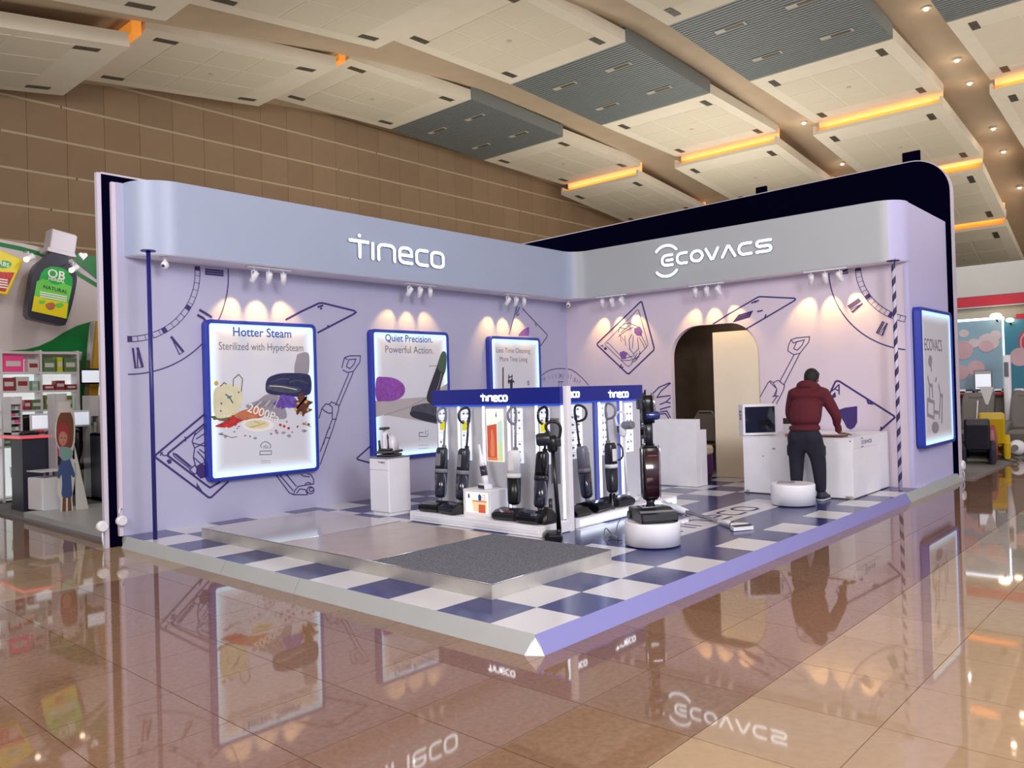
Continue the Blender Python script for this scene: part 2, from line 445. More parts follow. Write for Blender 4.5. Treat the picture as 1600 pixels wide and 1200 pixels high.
# cove glow panels between the stepped modules (risers)
for si, (y0, y1) in enumerate(STR[:5]):
    for (X, a, b) in ((16.42, 7.70, 8.10), (20.22, 7.0, 7.36), (22.92, 5.95, 6.2)):
        g = G(); g.box(X, y0+.05, a-.02, X+.03, y1-.05, a+.20); fin(g, 'cove_light', 'cove', ceiling)
        g = G(); g.box(X, y0+.05, a+.202, X+.03, y1-.05, a+.62); fin(g, 'cove_glow_board', 'cove_soft', ceiling)
        l = lamp('cove_strip', 'AREA', (X-.12, (y0+y1)/2, a+.14), 4, (1, .62, .28), .04, (X-.60, (y0+y1)/2, a+.5), sy=y1-y0-.3); l.rotation_euler = (0, math.radians(180+40), 0)
for si in (0, 1):
    y0, y1 = STR[si]
    for (X, a, b) in ((1.80, 7.33, 7.62), (5.72, 8.03, 8.28)):
        g = G(); g.box(X, y0+.02, a, X+.15, y1-.05, b); fin(g, 'cove_light', 'cove', ceiling)
# small lamps in the vault gaps
for n, (X, Y, gap) in enumerate([(1447, 12, 1.05), (1495, 93, 1.05), (1515, 129, 1.05), (1552, 200, 1.05), (1568, 236, 1.05), (1593, 292, 1.05), (1256, 191, 4.85), (1316, 255, 4.85)]):
    # march along the ray until it meets the lining
    d = ray(X, Y); t = 5
    while (CAM+d*t).z < vz((CAM+d*t).x)-.02 and t < 60: t += .02
    p = CAM+d*t
    r_ = thing('ceiling_spotlight', 'small lit spotlight in the brown vault gap, %s' % ['topmost at the right', 'second from the top at the right', 'third from the top at the right', 'fourth from the top at the right', 'fifth from the top at the right', 'lowest at the right', 'upper of the pair above the fascia', 'lower of the pair above the fascia'][n], 'spotlight', p, group='spotlights in the vault gaps')
    g = G(); g.lathe([(.09, -.02), (.1, .05), (.1, .09)], 14); fin(g, 'housing', 'fitting_frame', r_)
    g = G(); g.lathe([(.035, -.05), (.045, -.02)], 14); fin(g, 'lens', 'lamp_glow', r_)
    l = lamp('vault_spot_light', 'POINT', (p.x, p.y, p.z-.25), 2.5, (1, .8, .6), .06)

# ================================================================== brown hall wall and end wall
hw = struct('wall_far', (0, 12.9, 0))
g = G(); g.box(-16, 0, 0, 28, .3, 9.0); fin(g, 'wall_backing', 'hall_wall_joint', hw)
PZ = .645; z0 = 4.48-PZ*2
pm = {}
for k, mn in (('a', 'hall_wall'), ('b', 'hall_wall_b')):
    g = G(); g.box(.003, -.02, .02, .667, 0, PZ-.02); bmesh.ops.recalc_face_normals(g.bm, faces=g.bm.faces)
    me = bpy.data.meshes.new('wall_panel'); g.bm.to_mesh(me); g.bm.free(); me.materials.append(MATS[mn]); pm[k] = me
rg = G(); cnt = 0
for j in range(-3, 9):
    for i in range(-8, 40):
        x = i*.67; z = z0+j*PZ
        if z < 0 or z+PZ > 9: continue
        if 0 < x < 20.5 and 3.7 < z and cnt < 290 : cnt += 1; link('wall_panel', pm[random.choice('ab')], hw, loc=(x, 0, z))
        else: rg.box(x+.003, -.02, z+.02, x+.667, 0, z+PZ-.02)
fin(rg, 'distant_panel', 'hall_wall', hw, 'stuff')
sg = None
for j in range(-1, 8):
    x = -6+random.random()*2
    while x < 27:
        L = 5+random.random()*3
        g = G(); g.box(x, -.03, z0+j*PZ-.02, min(27, x+L-.03), 0, z0+j*PZ+.02+.0); fin(g, 'joint_strip', 'hall_strip', hw); x += L
ew = struct('wall_end', (27.5, 0, 0))
g = G(); g.box(0, -16, 0, .3, 12.9, 5.6); fin(g, 'wall_backing', 'hall_wall', ew)
# ================================================================== the booth: raised floor
HP = .116; W_ = 5.93; XB = 8.0; ZB = 3.17; ZT = 3.98; YH = 5.50; XH = 7.69
deck = struct('raised_floor')
g = G(); g.box(.064, .064, .002, 10.35, 9.2, HP-.004); fin(g, 'deck_board', 'trim_grey', deck)
# sloping edge trims, in lengths with open joints
def ramp(axis, a0, a1, m, mitre0=0, mitre1=0):
    g = G(); d = .064; h = HP
    if axis == 'x': A = [(a0, 0, 0), (a0+mitre0, d, h), (a0+mitre0, d, 0)]; B = [(a1, 0, 0), (a1-mitre1, d, h), (a1-mitre1, d, 0)]
    else: A = [(0, a0, 0), (d, a0+mitre0, h), (d, a0+mitre0, 0)]; B = [(0, a1, 0), (d, a1-mitre1, h), (d, a1-mitre1, 0)]
    g.loft([A, B], smooth=False); fin(g, 'edge_trim', m, deck)
ramp('y', .10, 2.55, 'trim_grey', -.04); ramp('y', 2.556, 3.73, 'trim_grey'); ramp('y', 3.736, 5.86, 'trim_grey')
ramp('x', .06, 5.05, 'trim_lilac', 0); ramp('x', 5.056, 7.45, 'trim_lilac'); ramp('x', 7.456, 10.3, 'trim_grey')
g = G(); g._add([(-.005, .10, 0), (.06, -.005, 0), (.066, .066, HP+.002), (.07, .07, 0)], [(0, 1, 2), (0, 2, 3), (1, 3, 2), (0, 3, 1)]); fin(g, 'corner_trim', 'white_paint', deck)
# half-metre vinyl squares
vm = {}
def vinyl(x0, y0, x1, y1, k):
    w_, h_ = x1-x0, y1-y0
    key = (round(w_, 3), round(h_, 3), k)
    if key not in vm:
        g = G(); g.box(.0006, .0006, 0, w_-.0006, h_-.0006, .004); bmesh.ops.recalc_face_normals(g.bm, faces=g.bm.faces)
        me = bpy.data.meshes.new('vinyl_tile'); g.bm.to_mesh(me); g.bm.free(); me.materials.append(MATS['vinyl_white' if k else 'vinyl_blue']); vm[key] = me
    link('vinyl_tile', vm[key], deck, loc=(x0, y0, HP-.004))
OX, OY, T5 = .0196, .4406, .5
for i in range(0, 17):
    for j in range(-1, 11):
        x0, y0 = OX+i*T5, OY+j*T5; x1, y1 = x0+T5, y0+T5
        x0 = max(x0, .064); y0 = max(y0, .064); x1 = min(x1, 8.52); y1 = min(y1, W_)
        white = (i+j) % 2 == 1
        if 5 <= i <= 12 and 0 <= j <= 2:
            white = False
            if j == 1 and 6 <= i <= 11: white = True
            if j == 1 and 5 <= i < 6: white = False
        if j == 1 and i == 4: white = True
        vinyl(x0, y0, x1, y1, white)
vinyl(2.5, .94, 2.52, .95, True)
g = G()
logo('t', -1.02, .98, -.13, .13, TR(4.35, 1.19, HP+.0005) @ RZ(0), .035, .001, 'floor_lettering', 'print_purple', deck)

# ------------------------------------------------------------------ demo stage
st = thing('demo_stage', 'low brushed steel demo stage topped with gloss, wood-tone and grey carpet panels', 'platform', (0, 0, 0))
sx0, sx1, sy0, sy1, sz = .475, 1.93, .81, 5.0, .226
g = G()
g.box(sx0, sy0, HP+.001, sx0+.012, sy1, sz-.004); g.box(sx1-.012, sy0, HP+.001, sx1, sy1, sz-.004)
g.box(sx0+.0125, sy0, HP+.001, sx1-.0125, sy0+.012, sz-.004); g.box(sx0+.0125, sy1-.012, HP+.001, sx1-.0125, sy1, sz-.004)
fin(g, 'steel_skirt', 'steel', st)
yA, yB = 2.15, 3.52
g = G(); g.box(sx0+.003, yB+.003, HP+.02, sx1-.003, sy1-.003, sz); fin(g, 'gloss_panel', 'gloss_panel', st)
g = G(); g.box(sx0+.003, yA+.003, HP+.02, sx1-.003, yB-.003, sz); fin(g, 'wood_tone_panel', 'wood_panel', st)
g = G(); g.box(sx0+.006, sy0+.006, HP+.02, sx1-.006, yA-.003, sz+.004); fin(g, 'carpet_panel', 'carpet_grey', st)
g = G(); g.tube([(sx0, sy0, sz+.001), (sx0, sy1, sz+.001)], .003, 6); g.tube([(sx0, sy0, sz+.001), (sx1, sy0, sz+.001)], .003, 6); g.tube([(sx0, yA, sz+.003), (sx1, yA, sz+.003)], .003, 6); g.tube([(sx0, yB, sz+.001), (sx1, yB, sz+.001)], .0025, 6)
fin(g, 'edge_bead', 'chrome', st)

# ------------------------------------------------------------------ walls
wl = struct('wall_left')
g = G(); g.box(.06, W_, HP, XB+.1, W_+.06, ZT); fin(g, 'wall_board', 'wall_lilac', wl)
wb = struct('wall_back')
AY0, AY1, AZ = 2.24, 3.77, 2.54
r_ = .50
hole = [(AY1, HP)]+[(AY1-r_+r_*math.cos(a), AZ-r_+r_*math.sin(a)) for a in [PI/2*i/10 for i in range(11)]]+[(AY0+r_+r_*math.cos(a), AZ-r_+r_*math.sin(a)) for a in [PI/2+PI/2*i/10 for i in range(11)]]+[(AY0, HP)]
outer = [(.161, HP), (.161, ZT), (W_, ZT), (W_, HP)]
g = G(); Fb = frame((XB, 0, 0), (0, 1, 0), (0, 0, 1), (1, 0, 0))
g.prism(outer+hole, 0, .10, Fb); o = fin(g, 'wall_board', 'wall_pink', wb)
wr = struct('wall_right')
g = G(); g.box(8.0, .10, HP-.01, 10.02, .16, ZT); fin(g, 'wall_board', 'wall_lilac_lit', wr)
# black backdrops with white edges
bd = thing('black_backdrop', 'black cloth backdrop with pale edge standing behind the left wall', 'backdrop')
g = G(); g.box(-.07, 5.99, 0, 9.9, 6.04, 4.06); fin(g, 'cloth', 'black_cloth', bd)
g = G(); g.box(-.115, 5.985, 0, -.07, 6.045, 4.07); g.box(-.07, 5.985, 4.06, 9.9, 6.045, 4.08); fin(g, 'pale_edge', 'white_edge', bd)
g = G(); g.box(.02, 5.94, HP, .06, 5.99, ZT); fin(g, 'filler_strip', 'wall_pink', bd)
bk = thing('black_backdrop', 'tall black cloth backdrop with rounded top corner and pale edge behind the right wall', 'backdrop')
prof = [(9.3, 0), (.04, 0)]+[(.04+.55-.55*math.cos(a), 5.02-.55+.55*math.sin(a)) for a in [PI/2*i/12 for i in range(13)]]+[(9.3, 4.88)]
Fk = frame((10.10, 0, 0), (0, 1, 0), (0, 0, 1), (1, 0, 0))
g = G(); g.prism(prof, 0, .14, Fk); fin(g, 'cloth', 'black_cloth', bk)
g = G(); q = [(p[0], p[1]) for p in prof[1:]]
rim = [(a-.0, b) for a, b in q]
rings = []
n_ = len(q)
for i, (a, b) in enumerate(q):
    if i == 0: nx_, nz_ = -1, 0
    elif i == n_-1: nx_, nz_ = 0, 1
    else:
        t = Vector((q[i+1][0]-q[i-1][0], q[i+1][1]-q[i-1][1])).normalized(); nx_, nz_ = -t.y, t.x
        if i == 1: nx_, nz_ = -1, 0
    k = .014
    rings.append([(10.095, a, b), (10.095, a+nx_*k, b+nz_*k), (10.25, a+nx_*k, b+nz_*k), (10.25, a, b)])
g.loft(rings, smooth=False); fin(g, 'pale_edge', 'white_edge', bk)
for k, (X, Y, w_, h_, lab) in enumerate([(1190, 298, .20, .20, 'small dark board sticking up behind the middle of the tall black backdrop'), (1424, 246, .26, .26, 'larger dark board sticking up behind the right end of the tall black backdrop')]):
    p = onx(X, Y, 10.3); g = G(); g.box(10.27, p.y-w_/2, 4.7, 10.33, p.y+w_/2, p.z+h_*.35, bev=.006)
    tag(fin(g, 'dark_board', 'black_cloth'), lab, 'board')

# ------------------------------------------------------------------ fascia
fa = thing('fascia', 'deep pale fascia with rounded corners running round the top of the booth', 'fascia')
def path():
    P = [(.14, W_)]; r = .43
    P += [(.14+r-r*math.cos(a), W_-(W_-YH)*math.sin(a)) for a in [PI/2*i/12 for i in range(1, 13)]]
    A = list(P); r2 = .32
    B = [(XH-r2, YH)]+[(XH-r2+r2*math.sin(a), YH-r2+r2*math.cos(a)) for a in [PI/2*i/10 for i in range(1, 11)]]
    r3 = .34
    Cc = [(XH, .09+r3)]+[(XH+r3-r3*math.cos(a), .09+r3-r3*math.sin(a)) for a in [PI/2*i/12 for i in range(1, 13)]]+[(8.06, .09)]
    return A, B, Cc
A, B, Cc = path()
def wallstrip(P, z0, z1, t, name, m):
    g = G(); rings = []
    for i, p in enumerate(P):
        a = Vector(P[max(i-1, 0)]); b = Vector(P[min(i+1, len(P)-1)]); d = (b-a).normalized(); n = Vector((-d.y, d.x))
        q = (p[0]+n.x*t, p[1]+n.y*t)
        rings.append([(p[0], p[1], z0), (p[0], p[1], z1), (q[0], q[1], z1), (q[0], q[1], z0)])
    g.loft(rings, smooth=False); o = fin(g, name, m, fa)
    o.data.shade_smooth() if hasattr(o.data, 'shade_smooth') else None
    return o
def sharp(o, deg=40):
    me = o.data; bm = bmesh.new(); bm.from_mesh(me)
    for e in bm.edges:
        if len(e.link_faces) == 2: e.smooth = e.calc_face_angle(0) < math.radians(deg)
    for f in bm.faces: f.smooth = True
    bm.to_mesh(me); bm.free()
sharp(wallstrip(A+[B[0]]+B[1:6], ZB, ZT, .03, 'fascia_board', 'fascia_blue'))
sharp(wallstrip(B[5:]+Cc[:5], ZB, ZT, .03, 'fascia_board', 'fascia_grey')); sharp(wallstrip(Cc[4:], ZB, ZT, .03, 'fascia_board', 'wall_lilac_lit'))
# soffit board closing the fascia to the walls
def inset(P, t):
    o = []
    for i, p in enumerate(P):
        a = Vector(P[max(i-1, 0)]); b = Vector(P[min(i+1, len(P)-1)]); d = (b-a).normalized(); o.append((p[0]-d.y*t, p[1]+d.x*t))
    return o
sof = inset(A+B+Cc, .012)+[(8.07, .5), (XB, .5), (XB, W_)]
g = G(); g.prism(sof, ZB-.006, ZB+.02); fin(g, 'soffit_board', 'soffit', fa)
g = G(); g.prism(sof, ZT-.03, ZT-.006); fin(g, 'top_board', 'soffit', fa)
# lit lettering
def fit_logo(kind, fn, L, R_, F, wd, name):
    (u0, v0), (u1, v1) = fn(*L), fn(*R_)
    return u0, u1, v0, v1
f1 = py(YH)
u0 = f1(545, 396)[0]; u1 = f1(690, 400)[0]; vb = f1(620, 411)[1]; vt = f1(620, 385.5)[1]
Mf = FY(YH)
logo('t', u0, u1, vb+.012, vt-.01, Mf @ TR(0, 0, .012), .042, .02, 'lettering_return', 'sign_return', fa)
lt = logo('t', u0, u1, vb+.012, vt-.01, Mf @ TR(0, 0, .032), .040, .006, 'lit_lettering', 'sign_glow', fa); lt['label'] = 'lit white letters on the left fascia'
f2 = px(XH)
u0 = f2(1036.5, 408)[0]; u1 = f2(1206, 385)[0]; vb = f2(1125, 403.3)[1]; vt = f2(1125, 387)[1]
Mf = FX(XH)
logo('e', u0, u1, vb, vt, Mf @ TR(0, 0, .012), .040, .02, 'lettering_return', 'sign_return', fa)
lt = logo('e', u0, u1, vb, vt, Mf @ TR(0, 0, .032), .038, .006, 'lit_lettering', 'sign_glow', fa); lt['label'] = 'lit white letters with arcs on the right fascia'
# poles
pb = thing('corner_pole', 'dark blue round pole carrying the left end of the fascia', 'pole', (.165, 5.40, HP))
g = G(); g.lathe([(.022, 0), (.022, ZB-HP-.012)], 16); fin(g, 'pole_tube', 'pole_blue', pb)
g = G(); g.lathe([(.075, ZB-HP-.012), (.075, ZB-HP-.001)], 20); fin(g, 'flange', 'pole_blue', pb)
ps = thing('corner_pole', 'purple and white striped pole carrying the right end of the fascia', 'pole', (7.76, .215, HP))
g = G(); g.lathe([(.024, 0), (.024, ZB-HP-.012)], 16); fin(g, 'pole_tube', 'stripe_white', ps)
g = G(); g.lathe([(.08, ZB-HP-.012), (.08, ZB-HP-.001)], 20); fin(g, 'flange', 'stripe_dark', ps)
g = G(); H_ = ZB-HP-.05; turns = 15; N = turns*16
for off in (0,):
    for i in range(N):
        rows = []
        for k in (i, i+1):
            a = 2*PI*k/16; z = H_*k/N+.01
            rows.append([(.0247*math.cos(a), .0247*math.sin(a), z), (.0247*math.cos(a), .0247*math.sin(a), z+H_/turns*.48)])
        g._add([rows[0][0], rows[1][0], rows[1][1], rows[0][1]], [(0, 1, 2, 3)])
fin(g, 'spiral_stripe', 'stripe_dark', ps)

# ------------------------------------------------------------------ printed line art on the walls
def art(wall, F, fn, lines, w_, name, m='print_purple', closed=()):
    g = G()
    for i, L in enumerate(lines):
        g.ribbon([fn(*p) for p in L], w_, .0015, F, closed=(i in closed), d0=.0008)
    return fin(g, name, m, wall)
def fill(wall, F, polys, name, m='print_purple'):
    g = G()
    for P in polys: g.prism(P, .0008, .0022, F)
    return fin(g, name, m, wall)
FL, fl = FY(W_), py(W_)
FB, fb = FX(XB), px(XB)
def clip_arc(cx, cz, r, a0, a1, u0, u1, v1, n=60):
    return [p for p in arc(cx, cz, r, a0, a1, n) if u0 <= p[0] <= u1 and p[1] <= v1]
# left clock
cx = fl(199, 556)[0]; cz = fl(337, 426)[1]
ro = abs(fl(358, 420)[0]-cx); ro = (ro+(cz-fl(199, 583)[1]))/2
ri1 = cz-fl(199, 525.5)[1]; ri2 = cz-fl(199, 534)[1]
g = G()
L_ = lambda r, w_, a0=-90, a1=90: g.ribbon(clip_arc(cx, cz, r, a0, a1, .07, 4, 3.165), w_, .0015, FL, d0=.0008)
L_(ro, .014); L_(ri1, .008); L_(ri2, .008)
for a in range(-88, 16, 6):
    p, q_ = (cx+ri1*math.cos(math.radians(a)), cz+ri1*math.sin(math.radians(a))), (cx+ri2*math.cos(math.radians(a)), cz+ri2*math.sin(math.radians(a)))
    if q_[1] > 3.15 or p[0] < .08: continue
    g.ribbon([p, q_], .006, .0015, FL, d0=.0008)
for a in (-88, -60, -32, 2):
    g.ribbon(clip_arc(cx, cz, (ri1+ri2)/2, a-1.8, a+1.8, .07, 4, 3.16, 4), ri2-ri1, .0015, FL, d0=.0012)
rn = (ri2+ro)/2; hn = (ro-ri2)*.31
def numeral(s, ang, cx=cx, cz=cz, rn=rn, hn=hn, F=FL, g=g, k=1.0):
    # roman numeral with its foot towards the centre
    R_ = math.radians(ang-90); M2 = F @ TR(cx+rn*math.cos(math.radians(ang)), cz+rn*math.sin(math.radians(ang)), 0) @ RZ(R_)
    W = {'I': .12, 'V': .34, 'X': .34}; tot = sum(W[c] for c in s)*hn*2; x = -tot/2
    for c in s:
        w_ = W[c]*hn*2
        if c == 'I': g.ribbon([(x+w_/2, -hn), (x+w_/2, hn)], .022*k, .0015, M2, d0=.0008)
        elif c == 'V': g.ribbon([(x+.01, hn), (x+w_*.5, -hn)], .03*k, .0015, M2, d0=.0008); g.ribbon([(x+w_*.5, -hn), (x+w_-.01, hn)], .012*k, .0015, M2, d0=.0008)
        else: g.ribbon([(x+.01, hn), (x+w_-.01, -hn)], .03*k, .0015, M2, d0=.0008); g.ribbon([(x+.01, -hn), (x+w_-.01, hn)], .012*k, .0015, M2, d0=.0008)
        x += w_
    if 'V' not in s and 'X' not in s:
        for e in (-hn, hn): g.ribbon([(-tot/2, e), (tot/2, e)], .008*k, .0015, M2, d0=.0009)
    else: g.ribbon([(-tot/2, hn), (-tot/2+.05, hn)], .008*k, .0015, M2, d0=.0009); g.ribbon([(tot/2-.05, hn), (tot/2, hn)], .008*k, .0015, M2, d0=.0009)
numeral('III', 0); numeral('V', -58); numeral('VI', -84)
for L in ([(311, 484), (320, 489), (331, 496)], [(308, 492), (317, 497), (322, 502)]): g.ribbon(pts(fl, L), .03, .0015, FL, d0=.0008)
fin(g, 'printed_clock', 'print_purple', wl)
# card above poster one
art(wl, FL, fl, [[(446, 500), (470, 487), (498, 474), (504, 473.5), (553, 485.5), (556, 488), (552, 491), (496, 520)], [(496, 480), (505, 477)], [(500, 483), (503, 481)], [(513, 508), (511, 512), (516, 510)]], .026, 'printed_card')
# card of the king, lower left
art(wl, FL, fl, [[(322, 645), (243, 711), (242, 714), (310, 765), (326, 777.5), (330, 777), (357, 752)],
                 [(322, 660), (263, 708), (262, 712), (318, 755), (328, 762), (344, 753)], [(309, 764), (308, 757), (316, 770)]], .024, 'printed_card')
art(wl, FL, fl, [[(270, 708), (276, 710), (300, 730), (297, 733), (272, 713), (270, 708)], [(273, 710), (297, 730)], [(296, 734), (304, 727), (312, 735), (304, 741), (296, 734)], [(305, 676), (300, 690), (304, 700), (302, 715), (306, 730), (320, 742)],
                 [(304, 680), (322, 664)], [(306, 686), (322, 676)], [(301, 692), (322, 698)], [(304, 700), (322, 690)], [(308, 705), (318, 716), (322, 730)], [(311, 702), (322, 710)], [(303, 715), (314, 725), (322, 722)], [(288, 682), (291, 686), (289, 690)],
                 [(250, 712), (254, 706)], [(249, 706), (256, 712), (262, 711)]], .013, 'printed_figure')
fill(wl, FL, [[fl(*p) for p in [(307, 728), (314, 724), (321, 727), (321, 746), (313, 748), (306, 740)]]], 'printed_figure')
fill(wl, FL, [[fl(*p) for p in [(260, 720), (264, 717), (268, 719), (268, 724), (263, 725)]]], 'printed_spade')
# outline vacuum behind poster one
art(wl, FL, fl, [[(534, 575), (538, 559), (546, 556), (563, 556), (562, 566), (552, 580), (543, 582), (535, 578)], [(541, 573), (545, 562), (556, 561), (553, 569), (547, 576), (541, 573)], [(538, 559), (543, 562)],
                 [(545, 583), (524, 634)], [(552, 581), (529, 636)], [(500, 706), (519, 655), (519, 636), (514, 632), (509, 631), (503, 638), (498, 654)],
                 [(514, 632), (518, 628), (529, 633), (529, 640), (520, 670), (500, 726)], [(519, 655), (526, 655)], [(516, 668), (512, 672), (505, 695)], [(503, 638), (507, 642), (514, 646), (519, 645)], [(509, 684), (516, 684)]], .014, 'printed_vacuum')
art(wl, FL, fl, [[(431, 742), (452, 770), (459, 773)], [(437, 742), (458, 767)], [(447, 741), (463, 760)], [(459, 773), (460, 767), (466, 760), (490, 756), (490, 749), (486, 742), (480, 740)], [(463, 771), (468, 764), (477, 765), (480, 772)], [(459, 773), (481, 773)], [(470, 741), (474, 744), (484, 745)], [(476, 757), (480, 754), (486, 755)],
                 arc(485, 766, 5.5, 0, 360, 16), arc(486, 765, 3, 0, 300, 10)], .014, 'printed_vacuum')
# card behind poster two (lower)
art(wl, FL, fl, [[(581, 695), (557.5, 716), (559, 718), (577, 723)]], .022, 'printed_card')
# fur tufts above poster two
tu = [[(648, 504), (656, 514), (664, 513), (652, 503)]]
# card above poster three
art(wl, FL, fl, [[(795, 523), (808, 478)], [(816, 482), (855, 523), (854, 527), (844, 541)], [(806, 492), (810, 484), (812, 480)], [(807, 494), (811, 490)], [(836, 505), (838, 510)]], .018, 'printed_card')
fill(wl, FL, [[fl(*p) for p in [(810, 523), (817, 515), (826.5, 510.5), (826.5, 525), (810, 525)]]], 'printed_spade', 'print_violet')
# twenty-four hour dial wrapped round the inner corner
g = G(); c0 = fb(899, 628)
top = fl(875, 576)
Ld = [(846, 587), (852, 582), (860, 578), (868, 576.3), (875, 575.9), (884, 576)]
g.ribbon(pts(fl, Ld), .014, .0015, FL, d0=.0008)
for a, b in [((857, 587), (858.5, 592)), ((862.5, 584.5), (863.5, 591)), ((868, 584), (868.5, 591)), ((879.5, 584), (879.5, 592))]: g.ribbon([fl(*a), fl(*b)], .008, .0015, FL, d0=.0008)
for a, b in [((873, 597), (873.5, 604)), ((877, 597), (877, 604)), ((871.5, 596.5), (880, 596.5))]: g.ribbon([fl(*a), fl(*b)], .014, .0015, FL, d0=.0008)
fin(g, 'printed_dial', 'print_purple', wl)
g = G(); g.ribbon(pts(fb, [(885.5, 576.2), (892, 577.5), (900, 582), (908, 589), (914, 595), (920, 602)]), .014, .0015, FB, d0=.0008)
for a, b in [((888, 584.5), (888, 591)), ((892.5, 585.5), (891.5, 592)), ((903, 593), (901, 598)), ((907, 594.5), (904.5, 599))]: g.ribbon([fb(*a), fb(*b)], .008, .0015, FB, d0=.0008)
fin(g, 'printed_dial', 'print_purple', wb)
u, v = fl(875, 587.5); text('24', .11, FL @ TR(u, v, .001), 'print_purple', wl, .001, name='printed_numeral', sx=.8)
u, v = fl(850, 593); text('23', .10, FL @ TR(u, v, .001) @ RZ(.7), 'print_purple', wl, .001, name='printed_numeral', sx=.8)
u, v = fb(898, 594); text('5', .10, FB @ TR(u, v, .001) @ RZ(-.4), 'print_purple', wb, .001, name='printed_numeral')
# queen card on the back wall
art(wb, FB, fb, [[(933, 537), (1001, 471.5), (1003, 472), (1022, 543), (1021.5, 547), (983, 584), (980, 583.5), (934, 540), (933, 537)], [(971, 569), (969, 574), (974, 574)]], .026, 'printed_card')
art(wb, FB, fb, [[(945, 537), (996, 484), (998, 485), (1012.5, 537), (1012, 540), (983, 572.5), (980, 572), (946, 539), (945, 537)],
                 [(948, 537), (950, 535.5), (970, 556), (972, 563)], [(966, 520), (968, 512), (976, 506), (984, 505), (998, 511)], [(968, 512), (980, 514)], [(970, 520), (982, 509)], [(966, 526), (978, 517), (990, 511)], [(971, 534), (968, 522), (975, 532)], [(978, 540), (976, 524)], [(984, 547), (983, 530), (988, 522)], [(990, 524), (988, 545)], [(996, 527), (998, 545), (990, 553)], [(1001, 521), (1010, 540)], [(999, 527), (1008, 544)],
                 [(972, 563), (984, 563), (998, 558), (1000, 548)], [(976, 560), (990, 556)], [(978, 550), (988, 560)], [(984, 545), (996, 562)], [(987, 566), (996, 552)], [(992, 566), (1001, 551)]], .011, 'printed_figure')
fill(wb, FB, [[fb(*p) for p in P] for P in ([(991, 513), (1000, 510), (1004, 518), (1002, 525), (995, 524), (991, 520)], [(968, 551), (975, 548), (980, 553), (977, 561), (971, 561)])], 'printed_figure', 'print_violet')
art(wb, FB, fb, [[(938, 540), (944, 541)], [(941, 538), (942, 543)]], .012, 'printed_letter'); fill(wb, FB, [[fb(*p) for p in [(943, 544), (947, 542), (949, 546), (945, 547)]]], 'printed_spade')
# diamond card above the arch
art(wb, FB, fb, [[(1114, 506.5), (1140, 490), (1184, 464.5), (1188, 463.5), (1241, 466), (1243, 467.5), (1241, 470), (1197, 496), (1166, 514)], [(1174, 474), (1182, 470)], [(1179, 473), (1186, 469)], [(1183, 487), (1192, 485)], [(1197, 491), (1195, 497)]], .022, 'printed_card')
fill(wb, FB, [[fb(*p) for p in [(1144.5, 504), (1154, 491.7), (1177, 485), (1171.5, 496)]]], 'printed_diamond')
# legs figure left of the arch
art(wb, FB, fb, [[(1015, 620), (1030, 605), (1047, 598)], [(1026, 622), (1033, 611), (1048, 598.5)], [(1026, 621), (1048, 618)], [(1031, 632), (1041, 628), (1048, 621)], [(1041, 628), (1048, 630)], [(1031, 640), (1048, 635)], [(1031, 644), (1042, 642), (1048, 653)], [(1031, 647), (1040, 646), (1045, 654)]], .02, 'printed_figure')
# clock at the right end
A3 = [fb(1297.5, 445.5), fb(1315, 487.5), fb(1395.5, 543)]
def circ(a, b, c):
    ax, ay = a; bx, by = b; cx, cy = c; d = 2*(ax*(by-cy)+bx*(cy-ay)+cx*(ay-by))
    ux = ((ax*ax+ay*ay)*(by-cy)+(bx*bx+by*by)*(cy-ay)+(cx*cx+cy*cy)*(ay-by))/d
    uy = ((ax*ax+ay*ay)*(cx-bx)+(bx*bx+by*by)*(ax-cx)+(cx*cx+cy*cy)*(bx-ax))/d
    return ux, uy, math.hypot(ax-ux, ay-uy)
ccx, ccz, cr = circ(*A3)
g = G(); um = -.14
def rA(r, w_):
    P_ = [p for p in arc(ccx, ccz, r, 170, 300, 90) if p[0] < um and p[1] < 3.165]
    g.ribbon(P_, w_, .0015, FB, d0=.0008)
q1 = fb(1361, 476); q2 = fb(1367.5, 470)
r1 = math.hypot(q1[0]-ccx, q1[1]-ccz); r2 = math.hypot(q2[0]-ccx, q2[1]-ccz)
rA(cr, .016); rA(r1, .009); rA(r2, .009)
for a in range(175, 296, 5):
    p, q_ = [(ccx+rr*math.cos(math.radians(a)), ccz+rr*math.sin(math.radians(a))) for rr in (r1, r2)]
    if max(p[0], q_[0]) < um and max(p[1], q_[1]) < 3.16: g.ribbon([p, q_], .006, .0015, FB, d0=.0008)
for (X, Y) in ((1337, 421), (1354, 465), (1391, 494)):
    u, v = fb(X, Y); a = math.degrees(math.atan2(v-ccz, u-ccx)) % 360
    g.ribbon([p for p in arc(ccx, ccz, (r1+r2)/2, a-2, a+2, 4) if p[1] < 3.165], r1-r2, .0015, FB, d0=.0012)
for s_, (X, Y) in (('IX', (1317, 425)), ('VIII', (1337, 477)), ('VII', (1379, 513))):
    u, v = fb(X, Y); a = math.degrees(math.atan2(v-ccz, u-ccx)); rr = math.hypot(u-ccx, v-ccz)
    numeral(s_, a, ccx, ccz, rr, .09 if s_ != 'IX' else .075, FB, g, .8)
fin(g, 'printed_clock', 'print_purple', wb)
